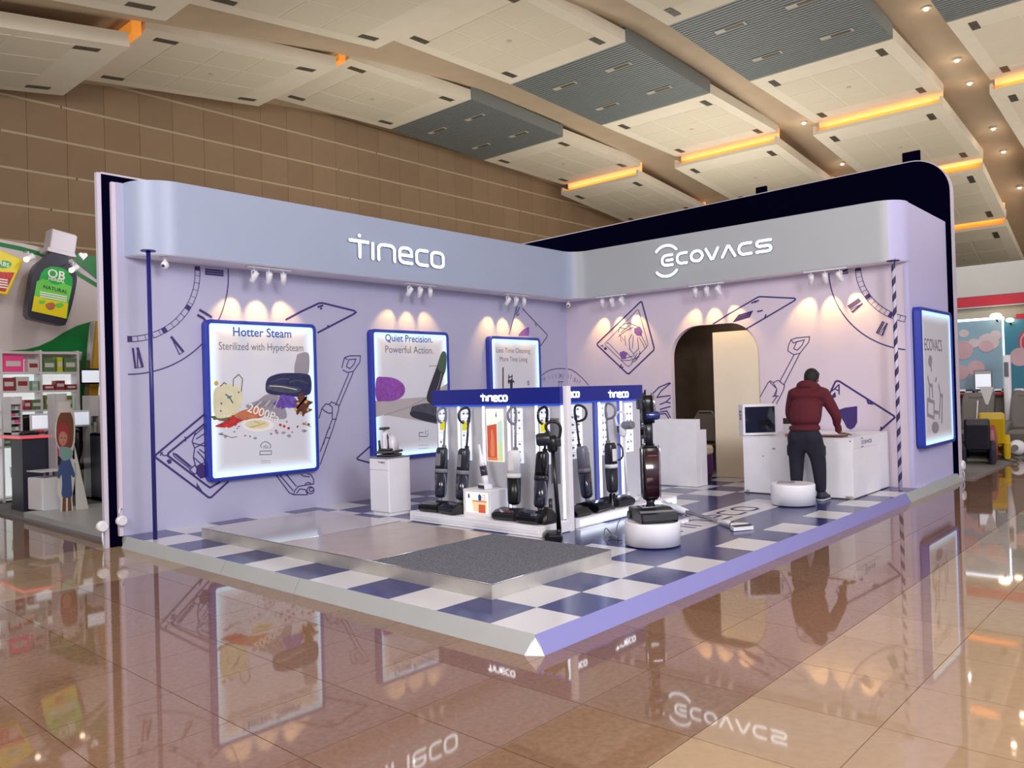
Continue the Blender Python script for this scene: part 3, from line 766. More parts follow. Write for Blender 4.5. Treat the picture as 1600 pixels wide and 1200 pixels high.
# outline vacuum right of the arch
art(wb, FB, fb, [[(1232, 540), (1236, 531), (1244, 528), (1265, 526), (1264, 534), (1250, 552), (1240, 554), (1231, 548), (1232, 540)], [(1240, 545), (1245, 534), (1257, 531), (1253, 540), (1246, 547), (1240, 545)], [(1236, 531), (1240, 536), (1247, 533)],
                 [(1241, 554), (1218, 597)], [(1250, 552), (1225, 601)], [(1188, 620), (1200, 598), (1204, 595), (1208, 598), (1214, 608), (1212, 618), (1207, 620)], [(1208, 598), (1216, 594), (1226, 602), (1224, 610), (1218, 622), (1210, 637)], [(1214, 608), (1209, 619), (1217, 619)], [(1202, 596), (1212, 606)], [(1204, 634), (1215, 618)]], .013, 'printed_vacuum')
# ace card
art(wb, FB, fb, [[(1297, 614), (1305, 597), (1308, 595), (1312, 596), (1397, 650), (1398, 652.5), (1375, 673)], [(1355, 625), (1357, 630), (1362, 631), (1359, 627)], [(1376, 667), (1379, 671)]], .026, 'printed_card')
fill(wb, FB, [[fb(*p) for p in [(1306, 642), (1320, 637), (1339.5, 634.5), (1339.5, 660), (1335, 668), (1329, 671.5), (1323, 668), (1319, 660), (1316, 655)]]], 'printed_spade')
u, v = fb(1308, 608); text('A', .20, FB @ TR(u, v, .001) @ RZ(-.45), 'print_purple', wb, .001, name='printed_letter')
fill(wb, FB, [[fb(*p) for p in [(1299, 619), (1305, 612), (1306.5, 620), (1303, 622), (1300, 621)]]], 'printed_spade')
# ================================================================== light boxes
def glow_mat(name, base, rim, ems, rims):
    m = bpy.data.materials.new(name); MATS[name] = m; m.use_nodes = True; nt = m.node_tree; b = nt.nodes['Principled BSDF']
    b.inputs['Base Color'].default_value = lin(base); b.inputs['Roughness'].default_value = .12
    tc = nt.nodes.new('ShaderNodeTexCoord'); sp = nt.nodes.new('ShaderNodeSeparateXYZ'); nt.links.new(tc.outputs['UV'], sp.inputs[0])
    def mth(op, a, b_=None):
        n = nt.nodes.new('ShaderNodeMath'); n.operation = op
        for i, v in enumerate((a, b_)):
            if v is None: continue
            if isinstance(v, (int, float)): n.inputs[i].default_value = v
            else: nt.links.new(v, n.inputs[i])
        return n.outputs[0]
    # UV carries metres from the lower-left corner in xy; distance to nearest edge uses box size stored in a second layer
    x, y = sp.outputs[0], sp.outputs[1]
    at = nt.nodes.new('ShaderNodeAttribute'); at.attribute_name = 'boxsize'; s2 = nt.nodes.new('ShaderNodeSeparateXYZ'); nt.links.new(at.outputs['Vector'], s2.inputs[0])
    dx = mth('MINIMUM', x, mth('SUBTRACT', s2.outputs[0], x)); dy = mth('MINIMUM', y, mth('SUBTRACT', s2.outputs[1], y))
    d = mth('MINIMUM', dx, dy)
    e = mth('POWER', mth('MAXIMUM', 0.0, mth('SUBTRACT', 1.0, mth('DIVIDE', d, .19))), 2.0)
    mix = nt.nodes.new('ShaderNodeMix'); mix.data_type = 'RGBA'; mix.inputs[6].default_value = lin(base); mix.inputs[7].default_value = lin(rim)
    nt.links.new(e, mix.inputs[0]); nt.links.new(mix.outputs[2], b.inputs['Emission Color'])
    nt.links.new(mth('ADD', ems, mth('MULTIPLY', e, rims)), b.inputs['Emission Strength'])
    return m
glow_mat('lightbox_face', (200, 202, 212), (160, 230, 255), .16, 1.2)
mat('p_grey', (150, 146, 158), .4); mat('p_text_blue', (30, 84, 176), .4); mat('p_text_grey', (112, 106, 118), .4)
mat('p_dark', (40, 42, 58), .3); mat('p_dark2', (74, 76, 92), .3, noise=.3, nscale=14); mat('p_navy', (36, 40, 84), .3, noise=.4, nscale=18)
mat('p_cream', (216, 212, 178), .4, noise=.06, nscale=8); mat('p_red', (186, 44, 44), .4, noise=.3, nscale=20); mat('p_orange', (188, 112, 74), .4, noise=.25, nscale=16)
mat('p_brown', (96, 50, 40), .4, noise=.5, nscale=24); mat('p_violet', (104, 74, 170), .4, noise=.4, nscale=22); mat('p_purple', (142, 74, 172), .5, noise=.25, nscale=20)
mat('p_olive', (104, 104, 62), .4, noise=.5, nscale=26); mat('p_white', (236, 234, 230), .35); mat('p_teal', (70, 120, 130), .4); mat('p_green', (66, 96, 76), .3)
mat('p_ledge', (184, 178, 180), .4); mat('p_yellow', (206, 176, 70), .4)
def lightbox(label, F, u0, u1, v0, v1, dep, m='frame_blue'):
    t = thing('light_box', label, 'light box')
    t.matrix_world = F @ TR((u0+u1)/2, (v0+v1)/2, 0)
    w_, h_ = u1-u0, v1-v0; bw = .045
    g = G(); o_ = rrect(w_, h_, .07, 5); i_ = rrect(w_-2*bw, h_-2*bw, .035, 5)
    n = len(o_)
    rings = [[(p[0], p[1], 0) for p in o_], [(p[0], p[1], dep-.012) for p in o_], [(p[0]*(1-.012/w_*2), p[1]*(1-.012/h_*2), dep) for p in o_], [(p[0], p[1], dep) for p in i_], [(p[0], p[1], dep-.03) for p in i_]]
    g.loft(rings, cap=False, smooth=False); g.prism(o_, 0, .01)
    fin(g, 'box_frame', m, t)
    g = G(); g.prism(i_, dep-.035, dep-.022); o = fin(g, 'lit_face', 'lightbox_face', t)
    me = o.data; uv = me.uv_layers.new(name='UVMap'); at = me.attributes.new('boxsize', 'FLOAT_VECTOR', 'POINT')
    for a in at.data: a.vector = (w_-2*bw, h_-2*bw, 0)
    for lp in me.loops:
        c = me.vertices[lp.vertex_index].co; uv.data[lp.index].uv = (c.x+w_/2-bw, c.y+h_/2-bw)
    return t, dep-.0215, (u0+u1)/2, (v0+v1)/2
def smooth(P, n=4):
    o = []; N = len(P)
    for i in range(N):
        a, b, c, d = P[i-1], P[i], P[(i+1) % N], P[(i+2) % N]
        for k in range(n):
            t = k/n
            o.append(tuple(.5*((2*b[j])+(-a[j]+c[j])*t+(2*a[j]-5*b[j]+4*c[j]-d[j])*t*t+(-a[j]+3*b[j]-3*c[j]+d[j])*t**3) for j in (0, 1)))
    return o
def shape(t, z, cu, cv, fn, P, m, name='print', dz=0):
    if name in ('printed_machine', 'printed_teapot', 'printed_splash', 'printed_cushion', 'printed_crumb', 'printed_figure'): P = smooth(P)
    g = G(); g.prism([(fn(*p)[0]-cu, fn(*p)[1]-cv) for p in P], z+dz, z+dz+.0006); return fin(g, name, m, t)
def strokes(t, z, cu, cv, fn, LL, w_, m, name='print', dz=0):
    g = G()
    for P in LL: g.ribbon([(fn(*p)[0]-cu, fn(*p)[1]-cv) for p in P], w_, .0006, d0=z+dz)
    return fin(g, name, m, t)
def words(t, z, cu, cv, fn, s, p0, p1, m, size, bold=False, dz=.0005):
    (a, b), (c, d) = fn(*p0), fn(*p1)
    me = text_mesh(s, size, .0006, 'lettering', bold); wd = max(v.co.x for v in me.vertices)-min(v.co.x for v in me.vertices)
    me.materials.clear(); me.materials.append(MATS[m]); me.transform(TR((a+c)/2-cu, (b+d)/2-cv, z+dz) @ Matrix.Diagonal(((c-a)/wd, 1, 1, 1)))
    return link('lettering', me, t)
def ellp(cx, cy, rx, ry, n=20, a0=0, a1=360): return [(cx+rx*math.cos(math.radians(a0+(a1-a0)*i/n)), cy+ry*math.sin(math.radians(a0+(a1-a0)*i/n))) for i in range(n)]
def blob(cx, cy, rx, ry, n=18, j=.25, seed=1):
    R = random.Random(seed); return [(cx+rx*(1+R.uniform(-j, j))*math.cos(2*PI*i/n), cy+ry*(1+R.uniform(-j, j))*math.sin(2*PI*i/n)) for i in range(n)]
DEP = .10; fp = py(W_-DEP+.02)
# 1
t, z, cu, cv = lightbox('leftmost blue-framed lit poster with a teapot and the heading Hotter Steam', FL, 1.00, 2.53, .60, 2.52, DEP)
words(t, z, cu, cv, fp, 'Hotter Steam', (364, 519), (455, 522), 'p_text_blue', .155, True)
words(t, z, cu, cv, fp, 'Sterilized with HyperSteam', (342, 540), (474, 545), 'p_text_grey', .135)
def S(P, m, name='print', dz=0, ): return shape(t, z, cu, cv, fp, P, m, name, dz)
def K(LL, w_, m, name='print', dz=0): return strokes(t, z, cu, cv, fp, LL, w_, m, name, dz)
S([(463, 560), (466, 553), (482, 552), (483, 578), (478, 586), (462, 585), (460, 574)], 'p_grey', 'printed_machine')
S([(418, 592), (428, 586), (444, 583), (478, 584), (486, 592), (486, 612), (478, 618), (458, 620), (436, 618), (418, 614), (415, 604)], 'p_navy', 'printed_machine', .0006)
S([(420, 601), (436, 601), (468, 606), (468, 612), (450, 614), (420, 609)], 'p_dark2', 'printed_machine', .0012)
K([[(452, 597), (462, 594), (474, 596), (482, 600)], [(424, 596), (440, 592), (452, 592)]], .014, 'p_dark2', 'printed_machine', .0014)
K([[(421, 603), (440, 604), (464, 609)]], .008, 'p_white', 'printed_machine', .0020)
RR = random.Random(4)
for k_ in range(9): K([[(404+k_*4.4, 628-k_*.6), (396+k_*4.6, 636+RR.uniform(-2, 3))]], .006, ['p_dark2', 'p_white', 'p_brown'][k_ % 3], 'printed_spray', .0013)
for k_ in range(26): S(blob(RR.uniform(342, 484), RR.uniform(648, 682), RR.uniform(.8, 2.4), RR.uniform(.8, 1.8), 7, .3, k_), ['p_red', 'p_brown', 'p_olive', 'p_orange', 'p_white'][k_ % 5], 'printed_crumb', .0012)
S([(334, 612), (344, 603), (356, 600), (372, 604), (379, 614), (378, 630), (370, 645), (356, 652), (336, 650)], 'p_cream', 'printed_teapot', .0006)
K([[(344, 604), (350, 598), (354, 600)], [(364, 604), (365, 592), (373, 585), (379, 592), (377, 612)]], .012, 'p_olive', 'printed_teapot', .0008)
S(ellp(338, 599, 3.4, 3.8), 'p_yellow', 'printed_teapot', .0009)
K([[(352, 616), (358, 620), (364, 630)], [(355, 622), (362, 619)], [(372, 612), (374, 614)], [(345, 629), (347, 632)], [(344, 641), (346, 643)]], .018, 'p_teal', 'printed_teapot', .0014)
S(blob(352, 652, 20, 6, 20, .35, 3), 'p_olive', 'printed_splash', .0003)
S([(336, 666), (348, 660), (360, 652), (378, 643), (392, 640), (408, 640), (404, 650), (388, 654), (374, 660), (360, 668), (348, 668)], 'p_red', 'printed_splash', .0009)
S([(366, 650), (380, 641), (408, 636), (412, 650), (396, 655), (380, 656)], 'p_orange', 'printed_splash', .0012)
S([(384, 634), (402, 626), (418, 616), (436, 620), (448, 646), (442, 655), (412, 650), (396, 643)], 'p_grey', 'printed_splash', .0004)
S(blob(446, 630, 16, 10, 22, .4, 5), 'p_violet', 'printed_splash', .0009)
S(blob(472, 633, 15, 14, 26, .45, 8), 'p_brown', 'printed_splash', .0008)
for k, (x, y) in enumerate([(462, 640), (470, 645), (478, 628), (481, 641), (466, 630)]): S(blob(x, y, 2.2, 2.2, 8, .3, k), 'p_yellow', 'printed_crumb', .0015)
me = text_mesh('2000Pa', .15, .0006, 'lettering', True); me.materials.clear(); me.materials.append(MATS['p_white'])
a = fp(412, 646); me.transform(TR(a[0]-cu, a[1]-cv, z+.002) @ RZ(-.36) @ Matrix.Diagonal((1.05, 1, 1, 1))); link('lettering', me, t)
S(ellp(403, 664, 25, 10.5, 26), 'p_white', 'printed_plate', .0015); S(ellp(402, 663, 19, 7, 24), 'p_cream', 'printed_plate', .0020)
K([[(390, 668), (402, 665), (414, 661)], [(397, 659), (406, 661)]], .014, 'p_yellow', 'printed_plate', .0026)
for x, y, m_ in [(438, 664, 'p_red'), (444, 666, 'p_red'), (451, 669, 'p_red'), (475, 662, 'p_orange'), (482, 663, 'p_olive')]: S(blob(x, y, 2.4, 2, 8, .2, int(x)), m_, 'printed_crumb', .001)
for x, y in [(433, 676), (443, 676), (452, 681), (475, 673), (399, 685), (346, 678), (352, 682)]: S(blob(x, y, 3, 2.2, 9, .3, int(x)), 'p_grey', 'printed_crumb', .001)
K([[(341, 678), (352, 680), (362, 684), (371, 682)], [(475, 662), (486, 667)]], .008, 'p_olive', 'printed_crumb', .001)
K([[(409, 700), (407, 696), (410, 692), (414, 690), (418, 691), (422, 694), (423, 698), (421, 701)], [(412, 701), (413, 696)], [(415.5, 701), (415.5, 695)], [(418, 701), (418, 697)], [(406, 705), (424, 704.5), (424, 710), (406, 710.5), (406, 705)]], .007, 'p_dark', 'printed_icon', .001)
for y in (720, 723): K([[(408, y), (423, y)]], .006, 'p_grey', 'printed_small_print', .001)
# 2
t, z, cu, cv = lightbox('middle blue-framed lit poster headed Quiet Precision, behind the white cabinet', FL, 3.43, 4.93, .64, 2.50, DEP)
words(t, z, cu, cv, fp, 'Quiet Precision.', (602, 525), (676, 534), 'p_text_blue', .145, True)
words(t, z, cu, cv, fp, 'Powerful Action.', (602, 544), (677, 550), 'p_text_grey', .15)
S([(587, 626), (668, 620), (700, 598), (700, 665), (600, 648), (587, 652)], 'p_ledge', 'printed_ledge')
K([[(600, 649), (640, 636), (668, 621)], [(670, 572), (690, 571)]], .012, 'p_grey', 'printed_ledge', .0006)
S([(588, 592), (600, 589), (616, 591), (628, 598), (633, 608), (629, 619), (616, 626), (600, 627), (588, 624)], 'p_purple', 'printed_cushion', .0009)
S([(690, 551), (697, 552), (697, 575), (692, 590), (684, 620), (680, 632), (669, 628), (667, 618), (674, 596), (682, 574)], 'p_dark', 'printed_machine', .0009)
S([(690, 551), (697, 552), (697, 572), (693, 582), (684, 574)], 'p_green', 'printed_machine', .0014)
K([[(690, 583), (686, 600), (680, 616)]], .014, 'p_grey', 'printed_machine', .0016)
S([(643, 637), (648, 634), (668, 630), (686, 636), (686, 660), (672, 660), (645, 652), (642, 645)], 'p_dark2', 'printed_machine', .0011)
S([(643, 642), (668, 646), (682, 652), (680, 660), (645, 652)], 'p_dark', 'printed_machine', .0015)
K([[(655, 682), (655, 676), (662, 676)], [(655, 682), (667, 682), (669, 677)], [(665, 673), (665, 678)], [(668, 672), (669, 674)], [(655, 686), (656, 687)]], .010, 'p_dark', 'printed_icon', .001)
for y in (696, 701): K([[(654, y), (670, y-1)]], .006, 'p_grey', 'printed_small_print', .001)
# 3
t, z, cu, cv = lightbox('blue-framed lit poster headed Less Time Cleaning, nearest the inner corner', FL, 5.84, 7.13, .66, 2.48, DEP)
words(t, z, cu, cv, fp, 'Less Time Cleaning', (775, 547), (828, 549), 'p_text_grey', .115)
words(t, z, cu, cv, fp, 'More Time Living', (781, 560), (824, 563), 'p_text_grey', .115)
K([[(786, 574), (786, 600), (787, 640)]], .03, 'p_brown', 'printed_machine', .001)
K([[(795, 585), (795, 600)], [(800, 585), (800, 600)], [(794, 590), (801, 588)], [(795, 596), (801, 592)]], .02, 'p_dark', 'printed_machine', .001)
S([(794, 594), (801, 594), (803, 595), (804, 599), (801, 600), (801, 640), (797, 640), (797, 600), (794, 599)], 'p_dark', 'printed_machine', .0015)
K([[(825, 602), (824, 597), (826, 595), (827, 600), (825.5, 602)]], .012, 'p_dark', 'printed_icon', .001)
# 4 on the right return wall
FR = FY(.10); fr = py(-.01)
t, z, cu, cv = lightbox('blue-sided lit poster on the narrow right return wall', FR, 8.12, 9.76, .63, 2.56, .11)
me = text_mesh('ECOVACS', .24, .0006, 'lettering', False); me.materials.clear(); me.materials.append(MATS['p_text_grey'])
a, b = fr(1447, 539), fr(1474, 541); wd = max(v.co.x for v in me.vertices)-min(v.co.x for v in me.vertices)
me.transform(TR((a[0]+b[0])/2-cu, (a[1]+b[1])/2-cv, z+.001) @ Matrix.Diagonal(((b[0]-a[0])/wd, 1, 1, 1))); link('lettering', me, t)
def S(P, m, name='print', dz=0): return shape(t, z, cu, cv, fr, P, m, name, dz)
def K(LL, w_, m, name='print', dz=0): return strokes(t, z, cu, cv, fr, LL, w_, m, name, dz)
S(ellp(1456, 564, 3, 9, 14), 'p_grey', 'printed_figure'); K([[(1457, 572), (1458, 580)], [(1452, 587), (1455, 602), (1455, 626), (1452, 624), (1452, 648), (1462, 653), (1462, 628), (1455, 626)], [(1462, 643), (1469, 645)], [(1455, 602), (1459, 602), (1460, 622)], [(1464, 596), (1466, 590)], [(1469, 600), (1472, 618), (1475, 618), (1474, 662)], [(1472, 618), (1470, 655)]], .05, 'p_grey', 'printed_chair_sketch', .0005)
S(ellp(1464, 668, 5.5, 9.5, 18), 'p_grey', 'printed_disc', .0005)

# ================================================================== spotlights under the soffit
def spot_bar(label, x, y, dirn, heads, group='spotlight bars under the soffit', lit=True, power=34, aim_z=2.3, dist=.45):
    """dirn 'L': wall is at +Y (left wall), 'B': wall at +X. heads: list of (offset, sideways tilt)"""
    rz = 0 if dirn == 'L' else -PI/2
    t = thing('spotlight_bar', label, 'spotlights', (x, y, ZB-.007), rz, group)
    g = G(); g.box(-.30, -.03, -.022, .30, .03, 0, bev=.004); fin(g, 'mounting_bar', 'white_paint', t)
    for off, tilt in heads:
        g = G(); g.tube([(off, 0, -.02), (off, 0, -.05), (off+.02, -.01, -.075), (off, 0, -.10)], .007, 6)
        g.box(off-.035, -.012, -.06, off-.028, .012, -.14); g.box(off+.028, -.012, -.06, off+.035, .012, -.14); g.box(off-.035, -.012, -.06, off+.035, .012, -.053)
        arm = fin(g, 'arm', 'white_paint', t)
        Mh = TR(off, 0, -.135) @ RZ(0) @ RX(math.radians(28)) @ RY(tilt)
        g = G(); g.lathe([(.012, .075), (.03, .07), (.034, .03), (.034, -.06), (.030, -.062), (.030, -.05)], 16, Mh); fin(g, 'lamp_head', 'white_paint', t)
        g = G(); g.lathe([(.0, -.052), (.028, -.052), (.028, -.05), (0, -.05)], 14, Mh); fin(g, 'lens', 'lamp_glow', t)
        # the head's own light
        if lit:
            Mw = TR(x, y, ZB) @ RZ(rz)
            p = Mw @ (Mh @ Vector((0, 0, -.07))); q = Mw @ Vector((off*2.0, .31 if dirn == 'L' else .24, -.62))
            lamp('spot_light', 'SPOT', p, power*1.0, (1.0, .60, .16), .012, q, 52, .75)
hd = [(-.2, .28), (0, 0), (.2, -.3)]
pl = lambda X, Y: ony(X, Y, 5.62).x
BY = 5.62
spot_bar('white bar of three spotlights over the Hotter Steam poster', pl(420, 420), BY, 'L', hd)
spot_bar('white bar of three spotlights over the Quiet Precision poster', pl(656, 452), BY, 'L', hd, power=24)
spot_bar('white bar of three spotlights over the Less Time Cleaning poster', pl(806, 464), BY, 'L', hd)
pb_ = lambda X, Y: onx(X, Y, 7.78).y
spot_bar('white bar of three spotlights over the queen card print', 7.76, pb_(957, 468), 'B', hd)
spot_bar('white bar of three spotlights over the arched doorway', 7.76, pb_(1105, 452), 'B', hd, power=26)
spot_bar('white bar of three spotlights over the clock print at the right', 7.76, pb_(1290, 428), 'B', hd)
for lab, x, y in (('small white dome camera under the soffit beside the dark blue pole', .46, 5.66), ('small white dome camera under the soffit at the inner corner', 7.72, 5.66)):
    t = thing('dome_camera', lab, 'camera', (x, y, ZB-.007))
    g = G(); g.lathe([(.05, -.012), (.05, 0)], 16); g.lathe([(.02, -.05), (.02, -.01)], 10); fin(g, 'base', 'white_paint', t)
    g = G(); g.ell((0, 0, -.085), (.042, .042, .048), seg=14); fin(g, 'camera_head', 'white_paint', t)
    g = G(); g.ell((-.03, -.02, -.10), (.018, .018, .018), seg=10); fin(g, 'lens', 'dark_plastic', t)

# ================================================================== display stands
mat('board_grey', (200, 202, 212), .4, noise=.02, nscale=3); mat('print_lit', (235, 240, 248), .3, emit=(225, 234, 250), es=.55)
mat('print_art', (240, 236, 220), .3, emit=(240, 238, 226), es=.55); mat('navy_header', (20, 34, 136), .35); mat('pr_red', (196, 86, 60), .4, emit=(196, 90, 66), es=.35); mat('pr_cream', (232, 206, 160), .4, emit=(235, 205, 160), es=.4); mat('pr_mint', (190, 222, 210), .4, emit=(190, 222, 210), es=.4); mat('pr_blue', (60, 90, 170), .4)
mat('navy_glow', (34, 70, 200), .4, emit=(40, 96, 240), es=.7)
def lit_print(F, u0, u1, v0, v1, parent, rows=6, seed=1, m='print_lit', z=.004):
    g = G(); g.box(u0, v0, z, u1, v1, z+.008, F, bev=.002); p = fin(g, 'lit_print', m, parent)
    if rows:
        R = random.Random(seed); g = G(); h = (v1-v0)/rows
        for k in range(rows):
            y0 = v1-h*(k+.85)
            for c in range(2):
                if R.random() < .8:
                    x0 = u0+(u1-u0)*(.12+.42*c); g.prism(blob(x0+(u1-u0)*.15, y0+h*.3, (u1-u0)*.12, h*.16, 10, .4, R.randint(0, 999)), z+.008, z+.0088, F)
            g.box(u0+(u1-u0)*.12, y0+h*.62, z+.008, u0+(u1-u0)*R.uniform(.6, .88), y0+h*.66, z+.0088, F)
        fin(g, 'product_pictures', 'p_grey', parent)
    return p
# stand one: faces the left (-X)
d1 = thing('display_stand', 'display stand facing left with navy header, grey boards and a white plinth', 'display stand')
PX = 2.90
g = G(); g.box(2.45, 2.0, HP+.004, PX, 3.97, .23, bev=.006); fin(g, 'plinth', 'white_paint', d1)
g = G(); g.box(2.444, 2.04, HP+.035, 2.451, 3.9, .195, bev=.002); fin(g, 'plinth_face', 'white_plastic', d1)
g = G(); g.box(PX+.03, 2.05, HP, PX+.06, 3.98, 1.60); fin(g, 'back_board', 'navy_header', d1)
g = G(); g.box(PX-.05, 2.04, 1.43, PX+.06, 3.985, 1.605, bev=.004); fin(g, 'header', 'navy_header', d1)
g = G(); g.box(PX-.02, 2.06, 1.415, PX+.02, 3.97, 1.43); fin(g, 'light_strip', 'navy_glow', d1)
g = G(); g.box(PX+.0, 1.99, HP, PX+.068, 2.045, 1.61, bev=.003); fin(g, 'end_board', 'white_paint', d1)
edges = [3.97, 3.58, 3.18, 2.80, 2.40, 2.05]
for a, b in zip(edges, edges[1:]):
    g = G(); g.box(PX, b+.028, .23, PX+.03, a-.012, 1.415, bev=.004); fin(g, 'board', 'board_grey', d1)
for e in edges[1:]:
    g = G(); g.box(PX+.004, e-.006, .24, PX+.020, e+.022, 1.41); fin(g, 'light_strip', 'led_white', d1)
Fd1 = FX(PX); fd1 = px(PX)
u0 = fd1(756, 622)[0]; u1 = fd1(797, 622)[0]; v0 = fd1(775, 626.5)[1]; v1 = fd1(775, 618.5)[1]
logo('t', u0, u1, v0, v1, FX(PX-.05) @ TR(0, 0, .0), .018, .006, 'header_lettering', 'sign_glow', d1)
for k, ((xa, ya), (xb, yb), m_) in enumerate([((685, 640), (701, 718.5), 'print_lit'), ((721, 640), (738, 719.5), 'print_lit'), ((760, 639), (789, 722), 'print_art'), ((801, 638), (819, 724), 'print_lit'), ((843.5, 637.5), (861, 725.5), 'print_lit')]):
    a, b = fd1(xa, ya), fd1(xb, yb)
    lit_print(Fd1, a[0], b[0], b[1], a[1], d1, 0 if m_ == 'print_art' else 7, k+3, m_)
    if m_ == 'print_art':
        q = lambda fx, fy: (a[0]+(b[0]-a[0])*fx, b[1]+(a[1]-b[1])*fy)
        for P, mm in (([q(.05, .02), q(.62, .02), q(.62, .72), q(.05, .68)], 'pr_red'), ([q(.66, .02), q(.95, .02), q(.95, .8), q(.66, .74)], 'pr_mint'), ([q(.22, .1), q(.45, .1), q(.46, .4), q(.38, .62), q(.28, .6), q(.24, .35)], 'pr_cream'), ([q(.66, .1), q(.9, .1), q(.92, .3), q(.8, .42), q(.68, .3)], 'pr_cream'), ([q(.55, .86), q(.62, .97), q(.64, .84)], 'pr_blue'), ([q(.05, .02), q(.95, .02), q(.95, .08), q(.05, .08)], 'pr_cream')):
            g = G(); g.prism(P, .0122, .0130, Fd1); fin(g, 'printed_scene', mm, d1)
g = G(); g.box(PX-.004, 2.10, .60, PX-.001, 2.22, 1.28); fin(g, 'clear_sleeve', 'grey_plastic', d1)
# stand two: faces the front (-Y)
d2 = thing('display_stand', 'display stand facing the front with navy header, lit plinth edge and white boards', 'display stand')
PY = 2.47
g = G(); g.box(3.05, 2.03, HP+.004, 5.10, PY, .225, bev=.006); fin(g, 'plinth', 'white_paint', d2)
g = G(); g.box(3.12, 2.018, HP+.03, 5.05, 2.03, .195, bev=.003); fin(g, 'light_strip', 'led_white', d2)
g = G(); g.box(3.0, PY+.03, HP, 5.0, PY+.06, 1.6); fin(g, 'back_board', 'navy_header', d2)
g = G(); g.box(3.0, PY-.05, 1.43, 5.0, PY+.06, 1.605, bev=.004); fin(g, 'header', 'navy_header', d2)
g = G(); g.box(3.0, PY-.02, 1.415, 5.0, PY+.02, 1.43); fin(g, 'light_strip', 'navy_glow', d2)
fd2 = py(PY); Fd2 = FY(PY)
ex = [(3.02, fd2(926, 650)[0]), (fd2(938, 650)[0], fd2(964, 650)[0]), (fd2(972, 650)[0], 5.0)]
for a, b in ex:
    g = G(); g.box(a, PY, .225, b, PY+.03, 1.415, bev=.004); fin(g, 'board', 'board_grey', d2)
    g = G(); g.box(a-.024, PY-.004, .23, a-.002, PY+.016, 1.41); fin(g, 'light_strip', 'led_white', d2)
for k, ((xa, ya), (xb, yb)) in enumerate([((896.5, 633), (910, 715)), ((937.5, 632), (949, 710)), ((975, 630), (989, 705))]):
    a, b = fd2(xa, ya), fd2(xb, yb); lit_print(Fd2, a[0]-(.12 if k == 0 else 0), b[0], b[1], a[1], d2, 7, k+20)
for (xa, xb) in ((872, 904.5), (950.5, 981)):
    f_ = py(PY-.05); u0, u1 = f_(xa, 617)[0], f_(xb, 617)[0]; v0 = f_(xb, 620)[1]; v1 = f_(xb, 612.5)[1]
    logo('t', u0, u1, v0, v1, FY(PY-.05), .017, .006, 'header_lettering', 'sign_glow', d2)

# ================================================================== floor washers and vacuums
def washer(label, loc, rz, body='dark_plastic', tank='smoked', head='black_plastic', stick='grey_plastic', accent='grey_plastic', lean=.10, h=1.1, tagc=None, yaw2=0, group='floor washers on the display plinths'):
    """faces local +x"""
    t = thing('floor_washer', label, 'floor washer', loc, rz, group); s = h/1.1
    prof = [(-.13, .012), (.15, .008), (.176, .035), (.170, .075), (.10, .105), (-.02, .115), (-.12, .09)]
    g = G(); g.prism([(a*s, b*s) for a, b in prof], -.14*s, .14*s, frame((0, 0, 0), (1, 0, 0), (0, 0, 1), (0, -1, 0)), bev=.008); fin(g, 'cleaning_head', head, t)
    g = G(); g.prism([(a*s, b*s) for a, b in [(.05, .118), (.11, .106), (.155, .088), (.15, .08), (.1, .094), (.04, .11)]], -.115*s, .115*s, frame((0, 0, 0), (1, 0, 0), (0, 0, 1), (0, -1, 0))); fin(g, 'roller_cover', 'smoked' if head == 'black_plastic' else head, t)
    for sy in (-1, 1):
        g = G(); g.lathe([(.03*s, -.008), (.03*s, .008)], 14, TR(-.10*s, sy*.125*s, .032*s) @ RX(PI/2)); fin(g, 'wheel', 'dark_plastic', t)
    B = TR(-.05*s, 0, .085*s) @ RY(-lean) @ Matrix.Diagonal((s, s, s, 1))
    g = G(); g.tube([(0, 0, -.03), (0, 0, .03), (0, 0, .07)], [.03, .024, .035], 12, M=B); fin(g, 'neck', accent, t)
    def sec(z, w_, d_): return [(p[0], p[1], z) for p in rrect(d_, w_, min(w_, d_)*.38, 3)]
    g = G(); g.loft([sec(.06, .10, .09), sec(.09, .13, .115), sec(.34, .14, .13)], M=B); fin(g, 'dirty_water_tank', tank, t)
    g = G(); g.loft([sec(.34, .145, .135), sec(.385, .145, .135)], M=B); fin(g, 'tank_lid', accent, t)
    g = G(); g.loft([sec(.385, .138, .125), sec(.60, .128, .112), sec(.63, .10, .09)], M=B); fin(g, 'clean_water_tank', body, t)
    g = G(); g.loft([[(p[0]-.035, p[1], z) for p in rrect(.035, .05, .012, 3)] for z in (.10, .66)], M=B); fin(g, 'spine', stick, t)
    g = G(); g.box(.058, -.035, .42, .0645, .035, .56, B, bev=.003); fin(g, 'clip_panel', accent, t)
    g = G(); g.tube([(-.03, 0, .60), (-.035, 0, .80), (-.035, 0, .985)], .0125, 10, M=B); fin(g, 'stick', stick, t)
    loop = [(-.035, .0, .915), (-.045, 0, 1.00), (-.035, 0, 1.065), (.0, 0, 1.09), (.07, 0, 1.065), (.105, 0, 1.02), (.095, 0, .955), (.05, 0, .92)]
    g = G(); g.tube(cat3(loop, True, 3), .0145, 8, closed=True, M=B); fin(g, 'handle', stick, t)
    if tagc:
        g = G(); g.box(.03, -.028, .83, .034, .028, .93, B @ RZ(.5)); g.tube([(.03, 0, .925), (.02, 0, .95)], .002, 4, M=B @ RZ(.5)); fin(g, 'price_tag', tagc, t)
    return t
PZ1 = .2305
c = onz(684, 798, PZ1); washer('dark grey floor washer with yellow tag at the far left of the left-facing display stand', (2.65, 3.72, PZ1), PI+.1, stick='grey_plastic', tagc='yellow_tag')
